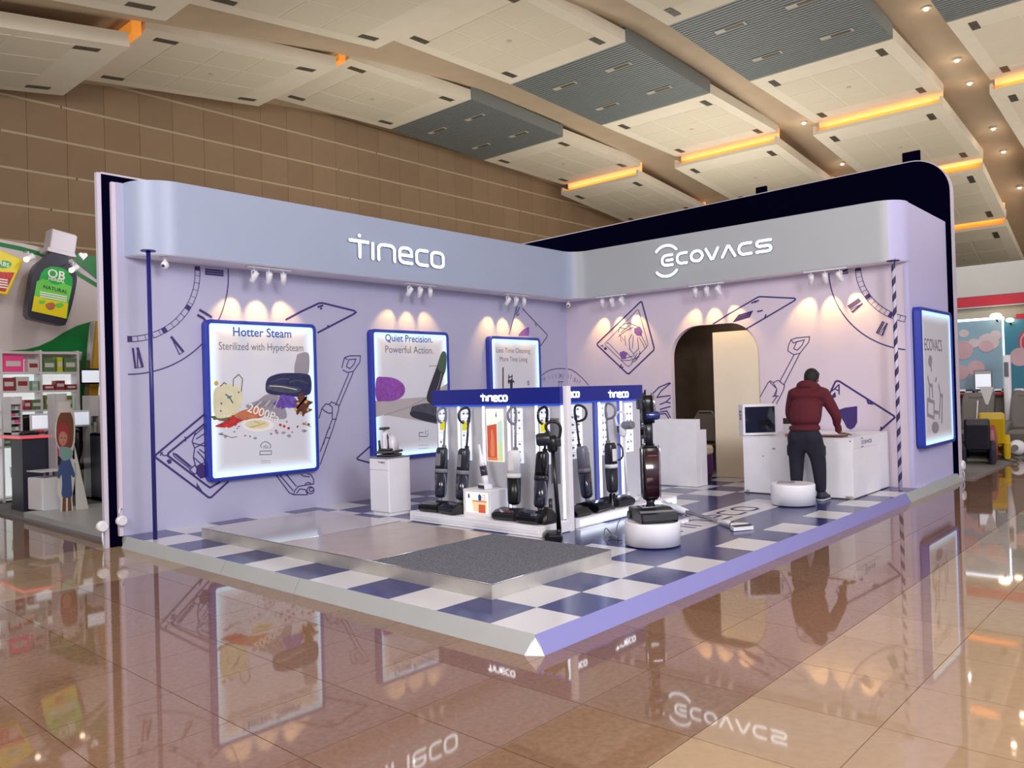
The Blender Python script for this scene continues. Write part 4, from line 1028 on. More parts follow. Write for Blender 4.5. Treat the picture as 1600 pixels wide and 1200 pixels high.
washer('dark floor washer with yellow tag beside the small lit box on the left-facing display stand', (2.64, 3.38, PZ1), PI-.15, body='dark_plastic', stick='dark_plastic', tagc='yellow_tag', lean=.11)
washer('white and black floor washer with grey handle on the left-facing display stand', (2.67, 2.59, PZ1), PI+.15, body='white_plastic', tank='black_plastic', accent='white_plastic', stick='grey_plastic', lean=.04)
washer('all-black floor washer next to the end of the left-facing display stand', (2.64, 2.22, PZ1), PI, body='black_plastic', stick='black_plastic', accent='dark_plastic', tagc='yellow_tag', lean=.12)
PZ2 = .2255
washer('dark grey floor washer with yellow tag at the left of the front-facing display stand', (3.56, 2.20, PZ2), -PI/2+.1, body='grey_plastic', stick='dark_plastic', tagc='yellow_tag', lean=.09)
w5 = washer('black and white floor washer with curved jug handle on the front-facing display stand', (4.06, 2.22, PZ2), -PI/2-.15, body='dark_plastic', tank='dark_plastic', accent='white_plastic', stick='grey_plastic', lean=.03)
g = G(); g.tube(cat3([(.05, 0, .70), (.10, 0, .69), (.125, 0, .62), (.11, 0, .55), (.05, 0, .52)]), .011, 8); fin(g, 'jug_handle', 'dark_plastic', w5)
w6 = thing('floor_washer', 'low black floor washer head lying at the very left end of the front-facing plinth', 'floor washer', (3.22, 2.20, PZ2), -PI/2)
g = G(); g.prism([(-.12, .012), (.15, .008), (.172, .03), (.10, .085), (-.02, .095), (-.11, .075)], -.13, .13, frame((0, 0, 0), (1, 0, 0), (0, 0, 1), (0, -1, 0)), bev=.008); fin(g, 'cleaning_head', 'black_plastic', w6)
g = G(); g.tube([(-.05, 0, .09), (-.06, 0, .16)], [.03, .022], 10); fin(g, 'neck', 'dark_plastic', w6)
# white stick vacuum on stand two
SVK = {}
def stickvac(label, loc, rz, main, tube, cup, lean=.05, h=1.1, group='stick vacuums at the display stands', head=None, roll=0, k=1.0):
    t = thing('stick_vacuum', label, 'vacuum cleaner', loc, rz, group); head = head or main
    B = RX(roll) @ RY(lean)
    g = G(); g.box(-.03, -.12*k, .006, .09*k, .12*k, .06*k, bev=.014, seg=3); g.lathe([(.028*k, -.105*k), (.028*k, .105*k)], 12, TR(.085*k, 0, .034*k) @ RX(PI/2)); fin(g, 'floor_head', head, t)
    g = G(); g.tube([(0, 0, .05), (-.01, 0, .11)], [.022*k, .02*k], 10, M=B); fin(g, 'joint', main, t)
    g = G(); g.tube([(-.01, 0, .10), (-.01, 0, h*.72)], [.019*k, .014*k], 12, M=B); fin(g, 'tube', tube, t)
    z = h*.70
    g = G(); g.lathe([(.03, 0), (.042, .02), (.045, .10), (.035, .16)], 16, B @ TR(-.01, 0, z) @ Matrix.Diagonal((k, k, 1, 1))); fin(g, 'motor_body', main, t)
    g = G(); g.lathe([(.0, -.05), (.045, -.05), (.05, -.03), (.05, .07), (.04, .09)], 18, B @ TR(.055, 0, z+.13) @ RY(PI/2) @ Matrix.Diagonal((k, k, 1, 1))); fin(g, 'dust_cup', cup, t)
    g = G(); g.box(-.075*k, -.03*k, z+.05, -.015, .03*k, z+.13, B, bev=.01); fin(g, 'battery', 'dark_plastic', t)
    loop = [(-.01, 0, z+.15), (.04, 0, z+.24), (.01, 0, z+.29), (-.06, 0, z+.29), (-.10, 0, z+.24), (-.09, 0, z+.16), (-.06, 0, z+.12)]
    g = G(); g.tube(cat3(loop, True, 3), .014*min(k, 1.15), 8, M=B, closed=True); fin(g, 'handle', main, t)
    return t
stickvac('white stick vacuum leaning on the right half of the front-facing display stand', (4.40, 2.27, PZ2), -PI/2, 'white_plastic', 'white_plastic', 'grey_plastic', lean=-.06, h=1.10)
stickvac('black stick vacuum leaning at the end of the left-facing display stand', (2.48, 1.81, HP+.001), 2.3, 'black_plastic', 'black_plastic', 'dark_plastic', lean=.05, h=1.22, roll=0, k=1.25)
# small handheld on the lit box
bx = thing('display_box', 'small white display box with a lit picture on its front, on the left-facing plinth', 'display box', (2.60, 0, 0))
g = G(); g.box(0, 2.83, PZ1, .28, 3.24, .515, bev=.004); fin(g, 'box_body', 'white_paint', bx)
g = G(); g.box(-.004, 2.865, PZ1+.035, .002, 3.20, .485, bev=.002); fin(g, 'lit_picture', 'print_art', bx)
Fx = FX(-.0045)
for P, mm in (([(-3.08, .25+.03), (-2.88, .28), (-2.88, .38), (-2.90, .40), (-3.10, .40), (-3.10, .385)], 'pr_cream'), ([(-3.09, .385), (-2.88, .385), (-2.88, .40), (-3.09, .40)], 'pr_red'), ([(-3.0, .40), (-2.96, .40), (-2.955, .45), (-2.985, .475), (-3.005, .45)], 'pr_blue'), ([(-3.16, .42), (-3.13, .42), (-3.14, .47), (-3.16, .46)], 'pr_blue'), ([(-3.0, .27), (-2.9, .27), (-2.9, .36), (-3.0, .36)], 'pr_red')):
    g = G(); g.prism([(p[0], p[1]) for p in P], 0, .0012, Fx); fin(g, 'printed_scene', mm, bx)
g = G()
for z in (.41, .435, .46): g.ribbon([(-2.95, z), (-2.90, z)], .005, .0012, Fx)
g.ribbon([(-2.90, .40), (-2.90, .475)], .005, .0012, Fx); fin(g, 'printed_scene', 'p_orange', bx)
hv = thing('handheld_vacuum', 'small white handheld vacuum standing on the lit display box', 'vacuum cleaner', (2.72, 2.99, .516), PI-.3)
g = G(); g.box(-.03, -.075, 0, .07, .075, .055, bev=.012, seg=3); fin(g, 'brush_head', 'white_plastic', hv)
g = G(); g.box(.055, -.065, .008, .078, .065, .045, bev=.006); fin(g, 'brush_window', 'black_plastic', hv)
B = RX(.32)
g = G(); g.loft([[(p[0], p[1], z) for p in rrect(a, b, min(a, b)*.4, 3)] for z, a, b in ((.04, .05, .05), (.10, .07, .07), (.14, .075, .075))], M=B); fin(g, 'nozzle', 'white_plastic', hv)
g = G(); g.loft([[(p[0], p[1], z) for p in rrect(a, b, min(a, b)*.4, 3)] for z, a, b in ((.14, .07, .07), (.25, .072, .072))], M=B); fin(g, 'dust_cup', 'smoked', hv)
g = G(); g.loft([[(p[0], p[1], z) for p in rrect(a, b, min(a, b)*.4, 3)] for z, a, b in ((.25, .072, .072), (.31, .06, .065), (.40, .032, .036), (.50, .028, .028))], M=B); fin(g, 'handle', 'white_plastic', hv)
t = thing('charging_dock', 'black charging dock between the all-black washer and the black stick vacuum', 'dock', (2.66, 2.09, PZ1))
g = G(); g.loft([[(q[0], q[1], z) for q in rrect(a_, b_, .03, 4)] for z, a_, b_ in ((0, .24, .13), (.03, .25, .135), (.10, .16, .10), (.16, .08, .06))]); fin(g, 'dock_body', 'black_plastic', t)
g = G(); g.tube([(.05, 0, .10), (.05, 0, .24)], .02, 8); fin(g, 'spare_roller', 'dark_plastic', t)
# clear acrylic bottle
t = thing('acrylic_cup', 'tall clear acrylic cup on the front-facing plinth between the dark washer and the white one', 'cup', (3.80, 2.09, PZ2))
g = G(); g.lathe([(.028, 0), (.034, .01), (.036, .17), (.034, .17), (.032, .012), (0, .01)], 20); fin(g, 'cup', 'clear', t)
# accessory rack at the right end of stand two
t = thing('accessory_rack', 'dark accessory rack with hanging tools at the right end of the front-facing stand', 'rack', (5.15, 2.56, HP))
g = G(); g.tube([(0, 0, 0), (0, 0, 1.45)], .012, 8); g.tube([(.08, 0, 0), (.08, 0, 1.38)], .010, 8)
for k in range(11): g.box(.0, -.012, .2+k*.085, .08, .012, .215+k*.085)
g.box(-.06, -.10, 0, .14, .1, .012, bev=.003); fin(g, 'rack_frame', 'dark_plastic', t)
for k, (z, rr, mm) in enumerate([(1.08, .045, 'grey_plastic'), (1.24, .05, 'dark_plastic'), (.90, .035, 'black_plastic')]):
    g = G(); g.box(-.03-rr, -.09, z-.05, .04+rr, -.014, z+.05, bev=.012); fin(g, 'tool_holder', mm, t)
    g = G(); g.tube([(-.02, -.06, z+.04), (-.04, -.08, z+.12), (0, -.08, z+.18), (.03, -.06, z+.06)], .01, 8); fin(g, 'hanging_tool', 'black_plastic', t)
g = G(); g.tube([(-.02, -.02, .75), (-.08, -.05, .68), (-.07, -.04, .58), (-.02, -.02, .52), (-.07, -.05, .42), (-.09, -.06, .30)], .005, 6); fin(g, 'cable', 'dark_plastic', t)

# ================================================================== round plinths, red washer
def drum(label, x, y, r, h):
    t = thing('round_plinth', label, 'plinth', (x, y, HP+.001), group='round white plinths')
    g = G(); g.lathe([(r-.02, 0), (r-.02, .012)], 48); fin(g, 'recessed_foot', 'dark_plastic', t)
    g = G(); g.lathe([(r, .012), (r, h-.012), (r-.004, h-.003), (r-.012, h)], 64); fin(g, 'drum', 'white_paint', t)
    return t
drum('round white plinth under the burgundy floor washer', 2.79, .945, .255, .222)
r2_ = drum('round white plinth at the feet of the person, with a grey card on top', 5.80, .86, .255, .255)
t = thing('card', 'grey card lying on the round plinth by the person', 'card', (5.78, .94, HP+.257), .3)
g = G(); g.box(-.10, -.10, 0, .10, .09, .012, bev=.002); fin(g, 'card_sheet', 'p_grey', t)
rw = thing('floor_washer', 'tall burgundy and chrome floor washer standing on the round white plinth', 'floor washer', (2.79, .945, HP+.224), PI+.18+PI/4-.05)
K_ = RZ(0)
g = G(); g.prism([(-.17, .01), (.20, .008), (.215, .03), (.205, .085), (.12, .10), (.03, .125), (-.15, .12), (-.18, .06)], -.175, .175, frame((0, 0, 0), (1, 0, 0), (0, 0, 1), (0, -1, 0)), bev=.012); fin(g, 'cleaning_head', 'black_plastic', rw)
g = G(); g.prism([(.118, .108), (.150, .1015), (.150, .09), (.118, .095)], -.165, .165, frame((0, 0, 0), (1, 0, 0), (0, 0, 1), (0, -1, 0))); fin(g, 'chrome_bar', 'grey_plastic', rw)
g = G(); g.box(-.10, -.11, .118, .04, .11, .132, bev=.004); fin(g, 'top_cover', 'smoked', rw)
for sy in (-1, 1):
    g = G(); g.lathe([(.04, -.01), (.04, .01)], 16, TR(-.13, sy*.178, .042) @ RX(PI/2)); fin(g, 'wheel', 'dark_plastic', rw)
g = G(); g.tube([(-.03, 0, .10), (-.03, 0, .16), (-.03, 0, .20)], [.055, .035, .05], 14); fin(g, 'neck', 'black_plastic', rw)
def sec(z, w_, d_, x=-.03): return [(p[0]+x, p[1], z) for p in rrect(d_, w_, min(w_, d_)*.35, 4)]
g = G(); g.loft([sec(.19, .12, .10), sec(.215, .16, .13), sec(.66, .168, .14), sec(.685, .14, .12)]); fin(g, 'body_shell', 'black_plastic', rw)
g = G(); g.loft([sec(.225, .132, .022, .038), sec(.645, .140, .022, .041)]); fin(g, 'burgundy_panel', 'burgundy', rw)
g = G(); g.box(.050, -.045, .600, .0535, .045, .604); fin(g, 'badge_line', 'chrome', rw)
for sy in (-1, 1):
    g = G(); g.tube([(.02, sy*.083, .21), (.022, sy*.087, .66), (-.0, sy*.078, .695)], .005, 6); fin(g, 'chrome_edge', 'chrome', rw)
g = G(); g.tube([(-.03, -.05, .69), (-.03, -.03, .715), (-.03, .03, .715), (-.03, .05, .69)], .012, 8); fin(g, 'carry_bar', 'chrome', rw)
g = G(); g.loft([sec(.69, .075, .065), sec(.94, .075, .065)]); fin(g, 'upper_spine', 'dark_plastic', rw)
g = G(); g.lathe([(0, -.07), (.036, -.065), (.042, -.04), (.042, .04), (.036, .065), (0, .07)], 20, TR(.0, .03, .97) @ RX(PI/2)); fin(g, 'blue_dust_cup', 'blue_plastic', rw)
g = G(); g.loft([sec(.90, .11, .10), sec(1.10, .13, .11), sec(1.16, .09, .08)]); fin(g, 'motor_body', 'black_plastic', rw)
g = G(); g.tube([(-.05, .045, 1.0), (-.05, .05, 1.12), (-.02, .04, 1.17), (.05, .03, 1.14), (.07, .03, 1.06), (.03, .04, .99)], .013, 8, closed=True); fin(g, 'handle', 'chrome', rw)
g = G(); g.box(-.07, -.10, 1.03, -.0, -.05, 1.13, bev=.008); fin(g, 'battery', 'dark_plastic', rw)
for z in (.78, .86): g = G(); g.box(-.02, -.075, z-.012, .02, -.036, z+.012, bev=.004); fin(g, 'clip', 'dark_plastic', rw)
# cable by the plinth
g = G(); cc = [onz(*p, .135) for p in [(972, 843), (966, 846), (956, 848), (947, 843), (944, 835), (947, 830), (955, 832), (962, 840), (966, 846)]]
cc2 = [onz(*p, .135) for p in [(966, 846), (963, 838), (965, 828), (971, 821)]]
g.tube(cat3([(p.x, p.y, .125+.02*(i % 3)) for i, p in enumerate(cc)]), .005, 6); g.tube(cat3([(p.x, p.y, .125+.03*i) for i, p in enumerate(cc2)]), .005, 6)
tag(fin(g, 'power_cable', 'dark_plastic'), 'dark looped power cable on the blue floor left of the round plinth', 'cable')
# stick vacuum lying on the floor
a = Vector((4.72, 2.0, 0)); b = Vector((3.80, .44, 0)); dv = (b-a); L = dv.length; an = math.atan2(dv.y, dv.x)
t = thing('stick_vacuum', 'white and grey stick vacuum lying flat on the lettered floor', 'vacuum cleaner', (a.x, a.y, HP+.001), an)
g = G(); g.tube([(0, 0, .045), (.30, 0, .045), (.55, 0, .04)], [.05, .045, .03], 14); fin(g, 'body', 'white_plastic', t)
g = G(); g.box(-.14, -.05, .008, .02, .05, .10, bev=.02, seg=3); fin(g, 'motor_body', 'white_plastic', t)
g = G(); g.tube([(-.10, .04, .05), (-.18, .10, .045), (-.12, .17, .04), (-.02, .14, .04), (0, .05, .045)], .014, 8); fin(g, 'handle', 'dark_plastic', t)
g = G(); g.tube([(.55, 0, .035), (1.22, 0, .03)], .021, 14); fin(g, 'tube', 'grey_plastic', t)
g = G(); g.tube([(1.22, 0, .03), (1.40, 0, .035), (1.48, 0, .03)], [.027, .027, .02], 14); fin(g, 'collar', 'white_plastic', t)
g = G(); g.lathe([(.030, -.004), (.030, .012)], 14, TR(1.46, 0, .033) @ RY(PI/2)); fin(g, 'ring', 'dark_plastic', t)
g = G(); g.loft([[(1.48, -.03, .01), (1.48, .03, .01), (1.48, .03, .055), (1.48, -.03, .055)], [(1.58, -.10, .004), (1.58, .10, .004), (1.58, .10, .06), (1.58, -.10, .06)], [(1.66, -.115, .004), (1.66, .115, .004), (1.66, .115, .035), (1.66, -.115, .035)]], smooth=False); fin(g, 'floor_head', 'white_plastic', t)
g = G(); g.box(1.60, -.10, .045, 1.655, .10, .054, RY(0)); fin(g, 'head_window', 'dark_plastic', t)
t = thing('charging_adapter', 'white charging adapter with thin cable on the floor beside the lying stick vacuum', 'adapter', (4.02, 1.30, HP+.001), .4)
g = G(); g.box(-.06, -.03, 0, .04, .03, .035, bev=.008); g.lathe([(.028, 0), (.028, .04)], 14, TR(-.12, .02, 0)); fin(g, 'adapter_body', 'white_plastic', t)
g = G(); g.tube([(.04, 0, .01), (.14, .05, .006), (.25, .0, .006), (.36, .08, .006), (.52, .05, .006), (.60, .10, .006)], .004, 6); fin(g, 'cable', 'white_plastic', t)
# ================================================================== cabinets and counters
cb = thing('cabinet', 'tall narrow white cabinet carrying the steam cleaner', 'cabinet', (2.56, 4.47, HP))
g = G(); g.box(.012, .0, .03, .34, .36, .685, bev=.004); g.box(.03, .02, 0, .32, .34, .03); fin(g, 'cabinet_body', 'white_paint', cb)
g = G(); g.box(-.002, -.004, .682, .345, .365, .70, bev=.003); fin(g, 'top_board', 'grey_plastic', cb)
g = G(); g.box(0, .006, .545, .014, .354, .675, bev=.003); fin(g, 'drawer', 'white_paint', cb)
g = G(); g.box(0, .006, .04, .014, .354, .538, bev=.003); fin(g, 'door', 'white_paint', cb)
logo('t', -.19, -.06, .63, .645, frame((-.001, 0, 0), (0, -1, 0), (0, 0, 1), (-1, 0, 0)), .005, .001, 'lettering', 'dark_plastic', cb)
g = G(); g.box(-.15, -.12, .006, .40, .42, .0); 
g.bm.free()
# steam cleaner
sc_ = thing('steam_cleaner', 'white and black carpet steam cleaner standing on the tall white cabinet', 'cleaner', (2.72, 4.64, HP+.702), PI+.5)
g = G(); g.box(-.16, -.11, 0, .15, .11, .025, bev=.01); g.box(-.17, -.12, .04, .16, .12, .07, bev=.012, seg=3); fin(g, 'base', 'black_plastic', sc_)
g = G(); g.loft([[(p[0]-.04, p[1], z) for p in rrect(a, b, .04, 3)] for z, a, b in ((.03, .19, .18), (.17, .19, .18), (.23, .15, .15), (.26, .08, .09))]); fin(g, 'water_tank', 'white_plastic', sc_)
g = G(); g.tube([(-.13, -.0, .19), (-.12, 0, .235), (-.04, 0, .25), (.03, 0, .225), (.05, 0, .18)], .016, 8); fin(g, 'carry_handle', 'black_plastic', sc_)
g = G(); g.box(.085, -.03, .05, .125, .03, .34, bev=.008); fin(g, 'column', 'white_plastic', sc_)
g = G(); g.box(.06, -.045, .33, .20, .045, .36, bev=.012, seg=3); fin(g, 'grip', 'black_plastic', sc_)
g = G(); g.tube([(.12, .04, .08), (.17, .06, .15), (.16, .05, .25), (.12, .03, .27)], .008, 6); g.tube([(-.14, -.04, .10), (-.19, -.05, .16), (-.18, -.05, .24), (-.14, -.03, .25)], .005, 6); g.tube([(-.14, -.02, .10), (-.21, -.04, .17), (-.20, -.03, .23)], .004, 6)
fin(g, 'hose', 'dark_plastic', sc_)
g = G(); g.box(.06, -.08, .07, .16, .08, .10, bev=.012); g.tube([(.14, -.06, .08), (.16, -.06, .2)], .015, 8); fin(g, 'hand_tool', 'dark_plastic', sc_)
for z in (.28, .24, .20):
    g = G(); g.lathe([(.007, 0), (.007, .004)], 10, TR(.105, -.031, z) @ RX(PI/2)); fin(g, 'button', 'dark_plastic', sc_)
# stepped cabinet by the arch
t = thing('stepped_cabinet', 'white stepped cabinet standing left of the arched doorway', 'cabinet', (6.70, 2.64, HP))
g = G(); g.box(0, 0, .004, .14, .95, .975, bev=.003); fin(g, 'tall_section', 'white_paint', t)
g = G(); g.box(.142, 0, .004, .32, .95, .815, bev=.003); fin(g, 'low_section', 'white_paint', t)
g = G(); g.box(.0, .0, 0, .32, .95, .004); fin(g, 'scuffed_base', 'fitting_dark', t)
# service counter
ct = thing('service_counter', 'long scuffed white service counter with lettered side panel where the person works', 'counter', (6.52, .40, HP))
g = G(); g.box(0, 0, .012, 1.02, 1.43, .745, bev=.003); fin(g, 'counter_body', 'white_paint', ct)
g = G(); g.box(-.004, -.004, .745, 1.024, 1.43, .76, bev=.003); fin(g, 'counter_top', 'white_paint', ct)
g = G(); g.box(1.03, .01, .012, 1.44, 1.43, .765, bev=.003); fin(g, 'rear_section', 'white_paint', ct)
g = G(); g.box(.03, -.006, .62, 1.0, .0, .74, bev=.002); fin(g, 'side_panel', 'white_plastic', ct)
g = G(); g.box(0, 0, 0, 1.02, 1.43, .010); fin(g, 'shadow_gap', 'fitting_dark', ct)
logo('e', .33, .70, .668, .705, frame((0, -.006, 0), (1, 0, 0), (0, 0, 1), (0, -1, 0)), .009, .001, 'lettering', 'print_purple', ct)
mat('scuff', (158, 150, 142), .7, noise=.3, nscale=30)
g = G()
Fc = frame((-.0005, 0, 0), (0, -1, 0), (0, 0, 1), (-1, 0, 0))
for k, (u, v, a, b) in enumerate([(-.05, .03, .05, .012), (-.4, .018, .05, .006), (-1.0, .02, .04, .006), (-1.38, .03, .03, .012), (-.02, .02, .018, .02), (-1.0, .60, .02, .012), (-1.15, .5, .008, .012), (-.02, .72, .015, .01)]): g.prism(blob(u, v, a, b, 12, .4, k), 0, .0006+k*.0003, Fc)
fin(g, 'scuff_marks', 'scuff', ct)
# kiosk monitor
km = thing('kiosk_monitor', 'boxy white kiosk monitor with black screen on the left end of the service counter', 'monitor', (6.72, 1.70, HP+.767), PI+.78)
g = G(); g.box(-.10, -.235, 0, .08, .235, .42, bev=.012); fin(g, 'monitor_case', 'white_plastic', km)
g = G(); g.box(.078, -.205, .035, .084, .205, .385, bev=.003); fin(g, 'screen', 'smoked', km)
for k in range(3):
    g = G(); g.box(-.05, -.2385, .21+k*.045, .03, -.235, .245+k*.045, bev=.001); fin(g, 'vent', 'grey_plastic', km)
g = G(); g.box(.084, -.03, .13, .0845, .15, .20); fin(g, 'screen_reflection_patch', 'black_plastic', km)  # dark rectangle put on the screen to imitate a reflection
t = thing('tissue_box', 'dark red box on a pale carton behind the person on the counter', 'box', (7.16, 1.30, HP+.766))
g = G(); g.box(0, 0, .13, .22, .24, .21, bev=.004); fin(g, 'red_box', 'burgundy', t)
g = G(); g.box(.0, .0, 0, .22, .24, .129, bev=.003); fin(g, 'carton', 'white_plastic', t)
t = thing('clutter_tray', 'low brown tray of papers on the counter between the monitor and the person', 'tray', (6.58, 1.10, HP+.762))
g = G(); g.box(0, 0, 0, .3, .17, .03, bev=.004); fin(g, 'tray', 'p_orange', t)
g = G(); g.box(.02, .02, .03, .28, .15, .04); fin(g, 'papers', 'p_cream', t)
t = thing('folder', 'brown folder under the right hand of the person on the counter', 'folder', (6.54, .52, HP+.762), .06)
g = G(); g.box(0, 0, 0, .25, .34, .022, bev=.004); fin(g, 'cover', 'p_brown', t)

# ------------------------------------------------------------------ room behind the arch
br = struct('partition')
P1 = onz(1120, 745); P2 = onz(1190, 749)
d = (P2-P1); d.z = 0; d.normalize(); nrm = Vector((d.y, -d.x, 0)); nrm = nrm if nrm.x > 0 else -nrm
q0 = P1; q1 = P1+d*1.3
mat('cream_wall', (232, 222, 200), .55, noise=.02, nscale=2); mat('brown_wall', (84, 68, 54), .8, noise=.12, nscale=5)
ang = math.atan2(d.y, d.x)
g = G(); g.box(0, 0, 0, 1.15, .05, 2.29, TR(q0.x, q0.y, HP+.004) @ RZ(ang)); fin(g, 'cream_board', 'cream_wall', br)
g = G(); g.box(9.0, 2.2, HP, 9.05, 5.9, 3.4); fin(g, 'brown_board', 'brown_wall', br)
g = G(); g.box(8.95, 2.2, 2.62, 9.0, 5.9, 2.66); fin(g, 'rail', 'scuff', br)
g = G(); g.box(8.12, .5, 3.3, 10.05, 5.9, 3.34); fin(g, 'store_ceiling', 'brown_wall', br)
lamp('store_lamp', 'POINT', (8.30, 2.75, 2.75), 11, (1, .88, .70), .08)
t = thing('ottoman', 'purple ottoman with cream seat inside the arched doorway', 'ottoman', (7.55, 3.12, HP))
g = G(); g.lathe([(.24, 0), (.24, .07)], 28); fin(g, 'plinth_base', 'black_plastic', t)
mat('purple_velvet', (84, 38, 104), .8, bump=.2, bscale=80); mat('cream_velvet', (212, 198, 178), .85, bump=.2, bscale=60)
g = G(); g.lathe([(.25, .07), (.262, .10), (.262, .38), (.255, .40)], 32); fin(g, 'body', 'purple_velvet', t)
g = G(); g.lathe([(.255, .40), (.268, .43), (.268, .49), (.25, .525), (.18, .54), (0, .545)], 32); fin(g, 'seat_cushion', 'cream_velvet', t)
t = thing('chair', 'grey office chair half hidden in the dark store behind the arch', 'chair', (8.62, 3.52, HP))
mat('chair_grey', (96, 90, 88), .7)
g = G(); g.tube([(-.0, -.18, .45), (.02, -.20, .90), (.02, -.12, 1.02), (.02, .12, 1.02), (.02, .20, .90), (0, .18, .45)], .014, 8); fin(g, 'back_frame', 'grey_plastic', t)
g = G(); g.box(0, -.17, .52, .03, .17, .98, bev=.01); fin(g, 'backrest', 'chair_grey', t)
g = G(); g.box(-.42, -.22, .42, 0, .22, .48, bev=.02, seg=3); fin(g, 'seat', 'chair_grey', t)
for a, b in ((-.38, -.19), (-.38, .19), (-.02, -.19), (-.02, .19)):
    g = G(); g.tube([(a, b, 0), (a, b, .43)], .012, 8); fin(g, 'leg', 'grey_plastic', t)
# junction lamps on the outer ends of the black backdrops
def disc(label, p, r, cable):
    t = thing('junction_light', label, 'lamp', p)
    g = G(); g.lathe([(r, -.03), (r*1.04, -.01), (r*1.04, .02), (r*.8, .04)], 20, RX(PI/2)); fin(g, 'housing', 'white_plastic', t)
    g = G(); g.tube(cable, .009, 6); fin(g, 'cable', 'white_plastic', t)
p = ony(158, 823, 5.95); disc('white round junction box at the outer edge of the left black backdrop', (-.15, 5.96, p.z), .058, [(0, 0, -.05), (.0, 0, -.14), (.01, 0, -p.z+.02)])
p = ony(194, 813, 5.93); disc('white round junction box on the inner edge beside the lilac wall', (.035, 5.92, p.z), .055, [(0, 0, .05), (-.025, 0, .10), (-.01, 0, .15), (.01, 0, .12)])
p = ony(1508, 722, .1); disc('grey round junction box at the foot of the tall backdrop edge at the right', (10.24, .03, p.z), .075, [(0, 0, -.06), (.03, -.02, -.12), (.02, -.02, -p.z+.02)])

# ================================================================== the person
mat('skin', (112, 74, 58), .55); mat('hair', (22, 18, 20), .7, bump=.5, bscale=120); mat('hoodie', (84, 18, 34), .85, noise=.08, nscale=6, bump=.15, bscale=200)
mat('trousers', (22, 22, 40), .85, noise=.1, nscale=5); mat('shoe', (40, 40, 52), .6); mat('sole', (190, 190, 196), .5)
def skin_obj(name, verts, edges, m, parent, root=0, sub=2, extra=None, remesh=None, smooth=True):
    """verts: (x, y, z, rx, ry)"""
    me = bpy.data.meshes.new(name); me.from_pydata([v[:3] for v in verts], edges, []); o = bpy.data.objects.new(name, me); COL.objects.link(o)
    md = o.modifiers.new('skin', 'SKIN'); md.use_smooth_shade = True
    if not me.skin_vertices: 
        bm = bmesh.new(); bm.from_mesh(me); bm.verts.layers.skin.verify(); bm.to_mesh(me); bm.free()
    sv = me.skin_vertices[0].data
    for i, v in enumerate(verts): sv[i].radius = (v[3], v[4]); sv[i].use_root = (i == root)
    s = o.modifiers.new('sub', 'SUBSURF'); s.levels = sub; s.render_levels = sub
    dg = bpy.context.evaluated_depsgraph_get(); new = bpy.data.meshes.new_from_object(o.evaluated_get(dg))
    bpy.data.objects.remove(o)
    return new
def union(meshes_, name, m, parent, vox=.01, sm=4):
    bm = bmesh.new()
    for x in meshes_: bm.from_mesh(x)
    me = bpy.data.meshes.new(name); bm.to_mesh(me); bm.free()
    o = bpy.data.objects.new(name, me); COL.objects.link(o)
    r = o.modifiers.new('r', 'REMESH'); r.mode = 'VOXEL'; r.voxel_size = vox; r.use_smooth_shade = True
    if sm: s = o.modifiers.new('s', 'SMOOTH'); s.factor = .5; s.iterations = sm
    dg = bpy.context.evaluated_depsgraph_get(); new = bpy.data.meshes.new_from_object(o.evaluated_get(dg))
    bpy.data.objects.remove(o); new.name = name; new.materials.clear(); new.materials.append(MATS[m])
    for p in new.polygons: p.use_smooth = True
    return link(name, new, parent)
def gm(g):
    bmesh.ops.recalc_face_normals(g.bm, faces=g.bm.faces); me = bpy.data.meshes.new('t'); g.bm.to_mesh(me); g.bm.free(); return me
# local frame of the person: +x towards the counter, +y to the person's left, z up, feet at z=0
pr = thing('person', 'person in maroon hooded sweatshirt and navy trousers leaning over the white counter, seen from behind', 'person', (6.24, .855, HP+.002)); pr.scale = (.975, 1.02, .975)
hip = .90
# joints
LH, RH = (-.02, .105, .86), (-.02, -.105, .86)
LK, RK = (.02, .135, .47), (.04, -.135, .47)
LA, RA = (-.03, .125, .09), (.05, -.15, .09)
SPN = [(-.04, 0, .93), (.0, .0, 1.10), (.07, .0, 1.26), (.13, .0, 1.38)]
NK = (.20, .0, 1.46); HD = (.275, .015, 1.53)
LS, RS = (.12, .19, 1.34), (.12, -.19, 1.34)
LE, RE = (.18, .27, 1.07), (.20, -.31, 1.05)
LW, RW = (.36, .20, .84), (.30, -.29, .842)
def body_chain(k=1.0, legs=True):
    V = [(*SPN[0], .15*k, .13*k)]; E_ = []
    return V, E_
V = [(*SPN[0], .155, .125), (*SPN[1], .16, .12), (*SPN[2], .165, .12), (*SPN[3], .10, .09), (*NK, .058, .058), (HD[0]-.02, HD[1], HD[2]-.03, .05, .05),
     (*LH, .088, .088), (*LK, .058, .058), (LA[0]-.02, LA[1], .27, .05, .05), (*LA, .036, .036), (LA[0]+.10, LA[1]+.01, .04, .03, .028),
     (*RH, .088, .088), (*RK, .058, .058), (RA[0]-.02, RA[1], .27, .05, .05), (*RA, .036, .036), (RA[0]+.10, RA[1]-.01, .04, .03, .028),
     (*LS, .062, .062), (*LE, .043, .043), (*LW, .028, .026), (*RS, .062, .062), (*RE, .043, .043), (*RW, .028, .026)]
E_ = [(0, 1), (1, 2), (2, 3), (3, 4), (4, 5), (0, 6), (6, 7), (7, 8), (8, 9), (9, 10), (0, 11), (11, 12), (12, 13), (13, 14), (14, 15), (3, 16), (16, 17), (17, 18), (3, 19), (19, 20), (20, 21)]
body = skin_obj('b', V, E_, None, None)
Mh = TR(*HD) @ RY(.45) @ RZ(.05)          # head nods down towards the counter
